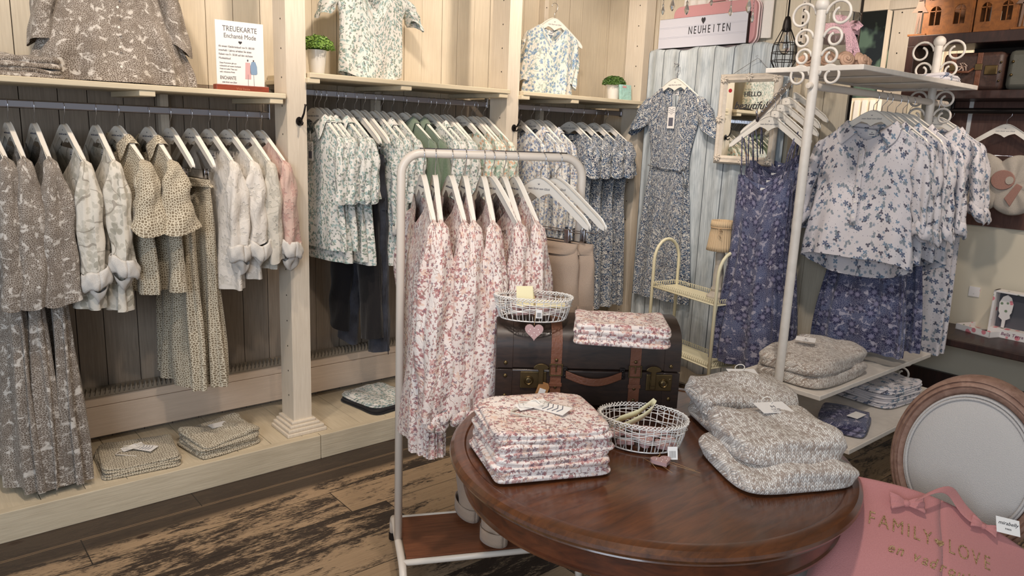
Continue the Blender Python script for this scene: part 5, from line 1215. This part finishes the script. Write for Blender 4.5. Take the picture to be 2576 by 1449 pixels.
# bow faces the viewer
bd=Vector((-.62,-.78,0)); bx=Vector((.78,-.62,0)); c_=bd*.098+Vector((0,0,.175))
for pts in ([c_,c_+bx*.03+Vector((0,0,.03)),c_+bx*.055+Vector((0,0,.010)),c_+bx*.03-Vector((0,0,.012)),c_],[c_,c_-bx*.02+Vector((0,0,.045)),c_-bx*.045+Vector((0,0,.05)),c_-bx*.04+Vector((0,0,.01)),c_],[c_,c_+bx*.015-Vector((0,0,.06)),c_+bx*.025-Vector((0,0,.13)),c_+bx*.045-Vector((0,0,.17))],[c_,c_+bx*.03-Vector((0,0,.04)),c_+bx*.055-Vector((0,0,.10)),c_+bx*.04-Vector((0,0,.15))]):
    b=MB(); w=(bd*.004+bx*.013); vs=[]
    for p_ in pts: vs+=[p_-w,p_+w]
    b.add(vs,[(2*i,2*i+1,2*i+3,2*i+2) for i in range(len(pts)-1)]); b.build('bow_loop' if len(pts)==5 else 'ribbon_tail',LACE,o,180)
t=empty('rose_wreath',(jc.x,jc.y,1.926),0,'ring of tan carved roses around the foot of the glass jar','wreath')
for k in range(11):
    a=2*PI*k/11; c_=Vector((.125*math.cos(a),.125*math.sin(a),.034)); ax=Vector((math.cos(a),math.sin(a),.35)).normalized(); M=frame(c_,ax.cross(Vector((0,0,1))),ax.cross(ax.cross(Vector((0,0,1)))))
    b=MB(); pts=[];rr=[]
    for i in range(60): f=i/59; an=f*PI*6; r=.003+.028*f; pts.append(M@Vector((r*math.cos(an),r*math.sin(an),.012+.020*(1-f)**1.0))); rr.append(.0028+.0025*f)
    b.tube(pts,rr,6,0,False,None,True,2.2); b.sphere(c_,.022,0,6); b.build('carved_rose',ROSE,t,180)
cg=AX(1975,110,3.62); t=empty('cage_pendant_lamp',(3.62,cg.y,cg.z),0,'black wire cage pendant lamp with clear bulb hanging before the panel','lamp')
b=MB(); R_=[(.015,.085),(.055,.0),(.062,-.045),(.062,-.085),(.035,-.135)]
for k in range(10): a=2*PI*k/10; b.tube([(r*math.cos(a),r*math.sin(a),z) for r,z in R_],.002,5)
for r,z in R_[1:]: b.tube([(r*math.cos(2*PI*i/40),r*math.sin(2*PI*i/40),z) for i in range(40)],.0022,5,0,True)
b.build('wire_cage',IRON,t,180); MB().lathe([(.001,.135),(.012,.13),(.018,.11),(.022,.08),(.022,.06),(.001,.055)],20).build('lamp_holder',IRON,t,50)
MB().tube([(0,0,.13),(.0,0,.35),(.004,.002,.8)],.004,8).build('cable',IRON,t,180)
MB().lathe([(.001,-.055),(.016,-.05),(.027,-.03),(.028,-.01),(.018,.02),(.012,.045),(.012,.06)],20,0,None,False).build('bulb',GLASS,t,180)
# chandelier ring just above the frame
t=empty('crystal_chandelier',(2.12,1.72,2.36),0,'chandelier above the panel with clear crystal drops hanging into view','chandelier')
rc=AD(1790,-60,2.9); t.location=rc
R=.22; MB().tube([(R*math.cos(2*PI*i/48),R*math.sin(2*PI*i/48),.0) for i in range(48)],.008,8,0,True).build('ring',CHROME,t,180)
MB().tube([(0,0,.0),(0,0,.3)],.01,8).tube([(-R,0,0),(0,0,.03),(R,0,0)],.006,6).tube([(0,-R,0),(0,0,.03),(0,R,0)],.006,6).build('stem',CHROME,t,180)
for px,py,s_ in ((1668,22,1),(1692,8,1.3),(1728,18,1.25),(1790,2,.8),(1838,25,1),(1884,10,1.5),(1893,42,1)):
    p=AD(px,py,2.9 if px%2 else 2.86)-rc; b=MB(); n=8
    pr=[(.0005,.02*s_),(.004*s_,.014*s_),(.003*s_,.008*s_),(.0075*s_,-.008*s_),(.005*s_,-.018*s_),(.0005,-.023*s_)]
    for i in range(2): pass
    b.lathe(pr,8,0,Matrix.Translation(p),False); b.build('crystal_drop',CRYS,t,0)
    b=MB(); z=p.z+.02*s_
    while z<-.004: b.tube([(p.x+.004*math.cos(a),p.y,z+.005+.005*math.sin(a)) for a in [2*PI*i/8 for i in range(8)]],.0008,4,0,True); z+=.011
    if b.v: b.build('chain',CHROME,t,180)
# ------------------------------------------------------------------ chair and canvas bag
CX=2.255; oc=AX(2437,1165,CX); ow=(AX(2222,1150,CX).y-AX(2645,1150,CX).y)/2; oh=AX(2405,940,CX).z-oc.z
t=empty('oval_back_chair',(2.0,oc.y,0),0,'weathered oak chair with oval upholstered back right of the round table','chair')
cx_=CX-2.0; a_=ow; b_=oh; n=80
def oval(k,x,dx=0): return [(cx_+x+.16*(b_*k*math.sin(2*PI*i/n)),(a_*k)*math.cos(2*PI*i/n),oc.z+b_*k*math.sin(2*PI*i/n)) for i in range(n)]
prof=[(1.0,.02),(1.0,-.008),(.985,-.020),(.955,-.026),(.945,-.020),(.93,-.026),(.90,-.030),(.885,-.022),(.87,-.026),(.83,-.020),(.80,-.012),(.79,.0),(.79,.02)]
vs=[];m_=len(prof)
for k,x in prof: vs+=oval(k,x)
fr_=MB().add(vs,[(i*n+j,i*n+(j+1)%n,((i+1)%m_)*n+(j+1)%n,((i+1)%m_)*n+j) for i in range(m_) for j in range(n)]).build('back_frame',CHAIRW,t,50)
vs=[];ks=(.80,.76,.70,.55,.35,.15,.002); xs=(-.006,-.020,-.028,-.034,-.037,-.038,-.038)
for k,x in zip(ks,xs): vs+=oval(k,x)
MB().add(vs,[(i*n+j,i*n+(j+1)%n,(i+1)*n+(j+1)%n,(i+1)*n+j) for i in range(len(ks)-1) for j in range(n)]).build('back_cushion',F['linen'],t,180)
for k_ in (.785,.755): MB().tube(oval(k_,-.020 if k_>.77 else -.026),.0042,6,0,True).build('welt_piping',F['linen'],fr_,180)
for sd in (-1,1): MB().tube([(cx_+.16*-b_*.9,sd*a_*.42,oc.z-b_*.88),(cx_-.05,sd*.16,.50),(cx_-.04,sd*.17,.42)],.018,10).build('back_support',CHAIRW,t,180)
seat=[]; 
for i in range(60):
    a=2*PI*i/60; ca,sa=math.cos(a),math.sin(a); seat.append((-.065+.285*(abs(ca)**.6)*(1 if ca>0 else -1),.26*(abs(sa)**.65)*(1 if sa>0 else -1)*(1+.08*(-ca))))
MB().prism(seat,.06,0,Matrix.Translation((0,0,.36))).build('seat_rail',CHAIRW,t,40,.006)
vs=[]
for k,z in ((.97,.42),(.99,.44),(.985,.455),(.93,.470),(.75,.480),(.4,.486),(.002,.487)): vs+=[(-.055+(x+.055)*k,y*k,z) for x,y in seat]
MB().add(vs,[(i*60+j,i*60+(j+1)%60,(i+1)*60+(j+1)%60,(i+1)*60+j) for i in range(6) for j in range(60)]).build('seat_cushion',F['linen'],t,180)
MB().tube([(-.055+(x+.055)*.985,y*.985,.458) for x,y in seat],.004,6,0,True).build('seat_piping',F['linen'],t,180)
for x,y in ((-.29,.22),(-.29,-.22),(.17,.18),(.17,-.18)): MB().tube([(x,y,.37),(x,y,.32),(x,y,.30),(x*1.02,y*1.02,.12),(x*1.02,y*1.02,0)],[.024,.026,.020,.016,.011],14).build('leg',CHAIRW,t,60)
# canvas tote: a stuffed bag leaning against the chair back
bo=AD(2335,1370,1.86); bxv=(RT*math.cos(-.45)+UP*math.sin(-.45)).normalized(); nrm=(-FW+UP*.55).normalized(); byv=nrm.cross(bxv).normalized(); bxv=byv.cross(nrm).normalized()
MBG=Matrix.Identity(4)
for i in range(3): MBG[i][0]=bxv[i]; MBG[i][1]=byv[i]; MBG[i][2]=nrm[i]
MBG.translation=bo
t=bpy.data.objects.new('canvas_tote_bag',None); COL.objects.link(t); t.matrix_world=MBG; tag(t,'dusty rose canvas tote bag with glitter FAMILY LOVE lettering on the chair seat','bag')
nu,nv=90,60; U,V=np.meshgrid(np.linspace(0,1,nu),np.linspace(0,1,nv)); a=2*PI*U+PI/2; c=np.cos(a); s=np.sin(a)
hwid=.235+.05*V; cs=c; X_=cs*hwid+.02; Y_=.105-.38*V+.025*np.cos(cs*2.0)-.012*cs*(1-V)
dz=.018+.060*sm(V,0,.6)-.02*sm(V,.7,1)
Z_=np.sign(s)*np.abs(s)**.6*dz-.03+.005*np.sin(X_*12+V*5)*sm(V,0,.4)
grid('bag_body',X_,Y_,Z_,F['old'],t,1.0,.4,solid=.002)
def surfz(x,y): 
    cc=max(-.99,min(.99,(x-.02)/.25)); v=(.105+.025*math.cos(cc*2)-.012*cc-y)/.38; v=min(max(v,0),1); hw_=.235+.05*v; c_=min(.99,abs(x-.02)/hw_); s_=math.sqrt(max(0,1-c_*c_)); tt=min(1,max(0,v/.6)); tt=tt*tt*(3-2*tt); t2=min(1,max(0,(v-.7)/.3)); t2=t2*t2*(3-2*t2)
    t4=min(1,v/.4); t4=t4*t4*(3-2*t4); return s_**.6*(.018+.06*tt-.02*t2)-.03+.005*math.sin(x*12+v*5)*t4
GL=NT('gold_glitter',.3,.45); vo=GL.n('TexVoronoi',{'Vector':GL.obj(),'Scale':520}); GL.col(GL.mix(GL.n('SeparateColor',{0:vo.outputs['Color']}).outputs[0],lin((132,92,52)),lin((240,206,160)))); GL.bump(GL.n('SeparateColor',{0:vo.outputs['Color']}).outputs[1],1,.01); GLIT=GL.m
def bagtext(s_,size,x,y,shear=0,sx=1,off=.012,sp=None):
    x0=x
    for ch in s_:
        if ch==' ': x0+=size*.45; continue
        o=text(ch,size,Matrix.Identity(4),GLIT,t,'glitter_letter',.001,shear,off,'LEFT',sx)
        me=o.data; w=max(v_.co.x for v_ in me.vertices); 
        for v_ in me.vertices: v_.co.x+=x0; v_.co.y+=y; v_.co.z+=surfz(v_.co.x,v_.co.y)+.002
        x0+=w+(sp if sp is not None else size*.16)
    return x0
e_=bagtext('FAMILY',.056,-.155,-.012,.1,.66,-.010,.006)
hb=[(x_+e_+.010,y_+.004) for x_,y_ in heart(.024)]; MB().add([(x_,y_,surfz(x_,y_)+.003) for x_,y_ in hb],[tuple(range(len(hb)))]).build('glitter_heart',GLIT,t,0)
bagtext('LOVE',.056,e_+.030,-.012,.1,.66,-.010,.006); bagtext('en vadrouille',.040,-.110,-.070,.35,.85,.004,.001)
def bow(x,y,rz,sc=1):
    M=Matrix.Translation((x,y,surfz(x,y)+.010))@Matrix.Rotation(rz,4,'Z')@Matrix.Scale(sc,4); b=MB(); b.sphere((0,0,.006),.014,0,8,M,(1,.9,.8)); b.build('bow_knot',F['old'],t,180)
    for sd in (-1,1):
        U,V=np.meshgrid(np.linspace(0,1,14),np.linspace(0,1,10)); xx=sd*(.004+.048*U); yy=(V-.5)*(.014+.040*U**.8); zz=.008+.010*np.sin(U*PI*.8)+.003*np.sin(V*14)*U
        P_=np.stack([xx,yy,zz,np.ones_like(xx)],-1)@np.array(M).T; grid('bow_loop',P_[...,0],P_[...,1],P_[...,2],F['old'],t,.05,.05,solid=.004)
bow(-.070,.078,.25,.8); bow(.120,.098,-.1,.6)
b=MB(); pts=[(-.060,.080,.03),(-.03,.115,.035),(.01,.150,.02),(.04,.150,.0),(.07,.120,-.01),(.11,.098,-.0)]
vs=[]
for x,y,z in pts: vs+=[(x-.010,y-.016,z+.012),(x+.010,y+.016,z+.0)]
o=b.add(vs,[(2*i,2*i+1,2*i+3,2*i+2) for i in range(len(pts)-1)]).build('handle',F['old'],t,180); sm_=o.modifiers.new('s','SOLIDIFY'); sm_.thickness=.004; sm_=o.modifiers.new('ss','SUBSURF'); sm_.levels=2; sm_.render_levels=2
M=Matrix.Translation((.172,.118,.012))@Matrix.Rotation(.15,4,'Z'); g=MB().box2((-.028,-.020,0),(.028,.020,.0012),0,M).build('brand_tag',PAPER,t,0); text('mirabelly',.013,M@Matrix.Translation((0,.002,.0014)),INK,g,shear=.4); text('PARIS',.006,M@Matrix.Translation((0,-.010,.0014)),INK,g)
# ------------------------------------------------------------------ dark cabinet on the right, with things on it
t=empty('dark_wall_cabinet',(4.75,.6,0),0,'dark stained wooden wall unit with open compartment and hanging rail at right','cabinet')
b=MB().box2((0,-1.9,2.185),(.33,1.44,2.245)); b.build('top_board',DARKW,t,0,.003)
MB().box2((0,-1.9,1.885),(.33,1.44,1.93)).build('lower_board',DARKW,t,0,.003)
MB().box2((0,1.395,1.93),(.33,1.44,2.185)).build('side_board',DARKW,t,0,.002)
YP=AX(2440,300,5.04).y-.6; YQ=AX(2388,300,5.04).y-.6
MB().box2((.29,-1.9,1.55),(.305,YQ,1.884)).box2((.29,-1.9,1.16),(.305,YQ,1.548)).build('back_panel',DARKP,t,0,.001)
MB().box2((.30,-1.9,1.93),(.31,1.18,2.185)).build('compartment_back',HOLE,t,0)
MB().tube([(.16,-1.9,1.825),(.16,1.20,1.825)],.016,12).tube([(.16,1.20,1.825),(.16,1.20,1.88)],.012,8).build('hanging_rail',IRON,t,60)
MB().box2((.284,YP-.01,1.16),(.291,YP+.012,1.884)).build('white_divider',PAPER,t,0)
# old suitcase in the compartment
OLDS=wood('old_brown_case_leather',(84,58,48),(52,38,34),(3,12,12),.5,5)
t=empty('suitcase',(4.80,1.66,1.9315),0,'dark old suitcase with straps lying in the dark wall unit at right','suitcase')
MB().box2((0,-.125,0),(.20,.19,.21)).build('case_body',OLDS,t,30,.025)
for y in (-.005,.13): o=MB().box2((-.006,y-.014,.0),(-.001,y+.014,.205)).build('strap',LEATH,t,0,.002); MB().box2((-.011,y-.019,.11),(-.007,y+.019,.145)).build('buckle',BRASS,o,0,.002)
MB().box2((-.008,-.10,.085),(-.001,-.035,.135)).build('lock_plate',BRASS,t,0,.003)
for z in (.05,.10,.15): MB().sphere((-.002,-.113,z),.006,0,6).build('rivet',BRASS,t,180)
MB().tube([(-.01,.11,.12),(-.03,.095,.10),(-.03,.035,.10),(-.01,.02,.12)],.007,8).build('handle',LEATH,t,180)
b=MB(); 
for k in range(6): a=k*1.05; b.tube([(-.015,.075,.13),(-.03,.075+.022*math.cos(a),.13+.022*math.sin(a)),(-.02,.075+.028*math.cos(a+.6),.12+.030*math.sin(a+.6))],.003,5)
b.build('string_bow',plain('pale_string',(206,180,164),.9),t,180)
MB().box2((-.004,.15,.05),(-.001,.175,.10)).build('price_tag',plain('orange_card',(196,120,70),.8),t,0)
t=empty('suitcase',(4.80,1.21,1.9315),0,'grey-green old suitcase beside the dark one in the wall unit','suitcase')
MB().box2((0,-.32,0),(.22,.31,.215)).build('case_body',plain('grey_green_leather',(94,94,86),.6,0,.3,60,.3,10),t,30,.03)
for z in (.08,.15): MB().sphere((-.002,.28,z),.008,0,6).build('rivet',BRASS,t,180)
# lantern houses
def house(y0,y1,label,seed,dp=.16,h=.46):
    t=empty('lantern_house',(4.80,(y0+y1)/2,2.2465),0,label,'lantern'); w=(y1-y0)/2; th=.008
    def wall(T,ww,cols,nm):
        # wall in local (x right, y up) with arched window holes made from strips
        xs=[]; cwid=2*ww/cols
        b=MB()
        for c in range(cols):
            xc=-ww+cwid*(c+.5); hw_=min(.030,cwid*.26)
            b.box2((-ww+cwid*c,0,0),(xc-hw_,h,th),0,T); b.box2((xc+hw_,0,0),(-ww+cwid*(c+1),h,th),0,T)
            zz=[0]; rows=[(.055,.075),(.195,.075),(.335,.06)]
            prev=0
            for z0,hh in rows:
                b.box2((xc-hw_,prev,0),(xc+hw_,z0,th),0,T)
                # arch spandrels
                n=8
                for k in range(n):
                    a0=PI*k/n;a1=PI*(k+1)/n; x0=hw_*math.cos(a0);x1=hw_*math.cos(a1); y0_=z0+hh+hw_*math.sin(a0); y1_=z0+hh+hw_*math.sin(a1); top=z0+hh+hw_
                    b.prism([(xc+x0,y0_),(xc+x0,top+.001),(xc+x1,top+.001),(xc+x1,y1_)],th,0,T)
                b.box2((xc-.002,z0,.001),(xc+.002,z0+hh+hw_,th-.001),0,T); b.box2((xc-hw_,z0+hh,.001),(xc+hw_,z0+hh+.005,th-.001),0,T)
                prev=z0+hh+hw_
            b.box2((xc-hw_,prev,0),(xc+hw_,h,th),0,T)
        return b.build(nm,ORANGE,t,0)
    wall(frame((0,0,0),(0,-1,0),(0,0,1)),w,2,'front_wall'); wall(frame((dp,0,0),(0,-1,0),(0,0,1)),w,2,'rear_wall')
    wall(frame((dp/2,-w,0),(1,0,0),(0,0,1)),dp/2,2,'side_wall'); wall(frame((dp/2,w,0),(1,0,0),(0,0,1)),dp/2,2,'side_wall')
    MB().prism([(-w-.01,h),(w+.01,h),(0,h+.16)],dp,0,frame((0,0,0),(0,-1,0),(0,0,1))@Matrix.Translation((0,0,-dp))).build('roof',ORANGE,t,0)
    MB().box2((.01,-w+.01,0),(dp-.01,w-.01,.006)).build('floor_plate',ORANGE,t,0)
    MB().lathe([(.001,.0),(.022,0),(.022,.16),(.001,.16)],16,0,Matrix.Translation((dp*.5,w*.35,.007))).build('candle',WHITE,t,50)
    MB().box2((-.003,-.018,.015),(-.001,-.0,.038)).build('price_tag',PAPER,t,0)
ya=AX(2322,60,4.80).y; yb=AX(2443,60,4.80).y; house(yb,ya,'rusty orange lantern house with arched windows, left one on the dark wall unit',1)
ya=AX(2452,60,4.80).y; yb=AX(2556,60,4.80).y; house(yb,ya,'rusty orange lantern house with arched windows, right one on the dark wall unit',2)
TIN=plain('rusty_metal_cutout',(128,104,90),.7,.3)
def dancer(y,label,s=1):
    t=empty('ballerina_figure',(4.79,y,2.2465),0,label,'figurine'); M=frame((0,0,0),(0,-1,0),(0,0,1))
    MB().box2((-.015,-.05,0),(.05,.05,.012)).build('base',ORANGE,t,0,.002)
    b=MB()
    for o in ([(-.045,.135),(.045,.130),(.022,.165),(.014,.20),(-.014,.20),(-.022,.165)],[(-.016,.015),(-.006,.015),(.004,.14),(-.012,.14)],[(.004,.015),(.014,.015),(.014,.14),(.002,.14)],[(-.012,.195),(-.020,.23),(-.045,.28),(-.038,.285),(-.010,.245),(.012,.235),(.050,.205),(.048,.198),(.014,.21),(.012,.195)]): b.prism([(x*s,y_*s) for x,y_ in o],.004,0,M)
    b.prism([(.015*math.cos(a*PI/6),.258+.018*math.sin(a*PI/6)) for a in range(12)],.004,0,M)
    b.build('cutout_body',TIN,t,0)
dancer(AX(2311,60,4.79).y,'rusty metal ballerina cut-out left of the lantern houses'); dancer(AX(2572,60,4.79).y,'rusty metal ballerina cut-out right of the lantern houses')
# hangers with round boucle cushions
def boucle(px,py,label,R=.145):
    p=AX(px,py,4.86); t=empty('boucle_seat_pad',(4.86,p.y,p.z),0,label,'cushion')
    n=80; prf=[(.001,-.030),(.5,-.029),(.8,-.026),(.95,-.018),(1.0,-.004),(.95,.010),(.5,.016),(.001,.018)]; b=MB(); vs=[]
    for r,x in prf:
        for j in range(n):
            a=2*PI*j/n; rr=R*r*(1-.05*math.sin(a)**5+.02*math.sin(5*a)); vs.append((x+.006*math.sin(9*a)*r,rr*.92*math.cos(a),rr*1.15*math.sin(a)-R))
    b.add(vs,[(i*n+j,i*n+(j+1)%n,(i+1)*n+(j+1)%n,(i+1)*n+j) for i in range(len(prf)-1) for j in range(n)]).build('pad',F['wool'],t,180)
    fl=MB(); 
    vs=[(-.037,.02+.055*math.cos(2*PI*j/24),-R*.85+.05*math.sin(2*PI*j/24)) for j in range(24)]
    fl.prism([(-.055+.06*math.cos(2*PI*j/24),-R*.85+.055*math.sin(2*PI*j/24)) for j in range(24)],.009,0,frame((-.030,0,0),(0,-1,0),(0,0,1))).build('rose_patch',F['rust'],t,50,.003)
    MB().prism([(-.035,-R*1.55),(.0,-R*1.85),(.045,-R*1.05),(.015,-R*.95)],.008,0,frame((-.028,0,0),(0,-1,0),(0,0,1))).build('leaf_patch',F['rust'],t,30,.003)
    MB().prism([(-.02+.02*math.cos(2*PI*j/16),-R*.85+.022*math.sin(2*PI*j/16)) for j in range(16)],.004,0,frame((-.0392,0,0),(0,-1,0),(0,0,1))).build('centre_patch',F['wool'],t,50)
    return p
for k,(px,hx,hy) in enumerate(((2480,2540,300),(2566,2592,305))):
    boucle(px,392+k*6,('round cream boucle seat pad with dusty rose flower, left one below the dark rail','round cream boucle seat pad with dusty rose flower, right one cut by the frame edge')[k])
yy=AX(2540,268,4.91).y; put_hanger((4.91,yy,1.822),RB+.05,'white wooden clip hanger on the dark rail holding the seat pads',None,True)
yy=AX(2396,268,4.91).y; put_hanger((4.91,yy,1.822),RB-.25,'white wooden hanger hanging empty on the dark rail',None)
# dark desk with gift boxes
t=empty('dark_side_table',(4.83,.9,0),0,'dark stained side table against the cream wall behind the rack','table')
MB().box2((-.23,-2.2,.50),(.225,1.18,.54)).build('tabletop',DARKW,t,0,.005)
for y in (1.05,.02): MB().box2((-.20,y-.03,0),(-.15,y+.03,.50)).box2((.16,y-.03,0),(.21,y+.03,.50)).build('leg',CREAM,t,0,.002)
FL=NT('rose_print_card',.6); c_=lin((240,234,230)); v=FL.obj()
vv=FL.n('TexVoronoi',{'Vector':v,'Scale':26}); d_=vv.outputs['Distance']; r_=FL.n('SeparateColor',{0:vv.outputs['Color']}).outputs[0]
c1=FL.mix(FL.ramp(d_,.42,.32),c_,FL.mix(FL.noise(v,120,2),lin((214,96,112)),lin((240,170,176)))); c1=FL.mix(FL.math('MULTIPLY',FL.ramp(d_,.5,.48),FL.math('LESS_THAN',r_,.0)),c1,c_); FL.col(FL.mix(FL.math('GREATER_THAN',r_,.55),c1,FL.mix(FL.ramp(d_,.25,.15),c_,lin((120,140,110))))); FLR=FL.m
DT=.5405
q=AZ(2490,835,DT); t=empty('tray_box',(q.x,q.y,DT),-.35,'flat white box with rose print open on the dark side table','box')
b=MB().box2((-.15,-.11,0),(.15,.11,.004)).box2((-.15,-.11,.0),(-.146,.11,.035)).box2((.146,-.11,.0),(.15,.11,.035)).box2((-.15,-.11,.0),(.15,-.106,.035)).box2((-.15,.106,.0),(.15,.11,.035)).build('tray',FLR,t,0)
MB().box2((-.06,-.01,.006),(.09,.012,.016)).sphere((.10,0,.012),.018,0,6,None,(1.3,1,.5)).build('garden_tool',STEEL,t,40,.002)
q=AX(2575,790,4.98); t=empty('garden_tool_box',(4.95,AX(2560,800,4.95).y,DT),-.05,'upright rose-printed gift box holding a flowered garden trowel','box')
b=MB().box2((-.04,-.13,0),(.04,.13,.05)).box2((-.04,.118,.05),(.04,.13,.27)).box2((-.04,-.13,.05),(.04,-.118,.27)).box2((-.04,-.13,.26),(.04,.13,.27)).build('box_frame',FLR,t,0,.001)
MB().box2((.03,-.118,.05),(.038,.118,.26)).build('dark_backing',plain('slate_card',(90,90,96),.7),t,0)
tw=[(-.008,.055),(.008,.055),(.009,.10),(.030,.115),(.026,.135),(.034,.15),(.036,.20),(.022,.235),(0,.250),(-.022,.235),(-.036,.20),(-.034,.15),(-.026,.135),(-.030,.115),(-.009,.10)]
MB().prism(tw,.010,0,frame((-.005,.065,0),(0,-1,0),(0,0,1))).build('trowel',FLR,t,30,.002)
text('Bella Terra',.026,frame((-.041,.0,.018),(0,-1,0),(0,0,1)),plain('plum_ink',(120,50,90),.6),t,shear=.2)
q=AZ(2420,805,DT); 
t=empty('rolled_cloths',(q.x+.04,q.y,DT),.5,'cream folded cloths tied together on the dark side table','cloth')
for k in range(3): 
    o=MB().sphere((0,0,.018+.024*k),.07,0,12,None,(1.0-.08*k,.75,.20)); o.build('folded_cloth',F['creamc'],t,180)
p=AX(2432,735,4.99); tag(MB().box2((-.002,-.03,-.03),(.001,.03,.03)).build('floral_card',FLR,None,0,loc=(5.056,p.y-.02,p.z)),'small faded floral card on the cream wall behind the rack','card')
struct(MB().box2((5.03,-1.4,0),(5.058,2.12,.22)).build('baseboard_right',DARKW,smooth=0))
# ------------------------------------------------------------------ room beyond
t=empty('wooden_post',(5.4,2.72,0),0,'cream square post with peg holes behind the scrolled rack, left of the dark wall unit','post')
q=AX(2275,150,5.4); t.location=(5.4,q.y,0)
b=MB().box2((-.06,-.085,0),(.06,.085,2.55)); z=.4
while z<2.5: b.prism([(.005*math.cos(a*PI/4),.005*math.sin(a*PI/4)) for a in range(8)],.001,1,frame((-.0605,.03,z),(0,-1,0),(0,0,1))); z+=.13
b.build('shaft',[POST,HOLE],t,0,.003); MB().box2((-.085,-.11,2.50),(.085,.11,2.56)).build('capital',POST,t,0,.004)
q=AX(2218,130,6.9); t=empty('window_1',(6.97,q.y,q.z),0,None,None); t['kind']='structure'
MB().box2((-.03,-.5,.36),(.02,.5,.46)).box2((-.03,-.5,-.52),(.02,.5,-.46)).box2((-.03,.46,-.46),(.02,.5,.36)).box2((-.03,-.5,-.46),(.02,-.46,.36)).box2((-.02,-.02,-.46),(.01,.02,.36)).build('window_frame',POST,t,0,.003)
WD=NT('window_pane_night',.05); v=WD.obj(); WD.col(WD.mix(WD.ramp(WD.noise(v,4,3),.5,.6),lin((26,30,30)),lin((90,112,96)))); MB().box2((.0,-.46,-.46),(.006,.46,.36)).build('pane',WD.m,t,0)
# pale cabinet and hanging deco in the far room
q=AX(2180,245,6.3); t=empty('pale_slatted_cabinet',(6.5,q.y,0),0,'pale cream slatted cabinet in the bright far room beyond the rack','cabinet')
b=MB().box2((-.02,-.5,0),(.3,.5,2.0)).build('carcass',CREAM,t,0,.004); b=MB()
for k in range(14): b.box2((-.04,-.46+k*.066,1.75),(-.02,-.42+k*.066,1.98))
b.box2((-.05,-.52,1.70),(.0,.52,1.74)).build('slatted_door',WHITE,t,0,.002)
q=AX(2132,290,5.6); t=empty('padded_heart_ornament',(5.6,q.y,q.z),0,'red padded heart hanging on a ribbon in the far room','ornament')
RED=plain('red_felt',(206,110,104),.9); MB().prism(heart(.13),.03,0,frame((0,0,-.12),(0,-1,0),(0,0,1))).build('heart',RED,t,40,.008); MB().box2((-.004,-.006,-.09),(0,.006,2.899-q.z)).build('ribbon',RED,t,0)
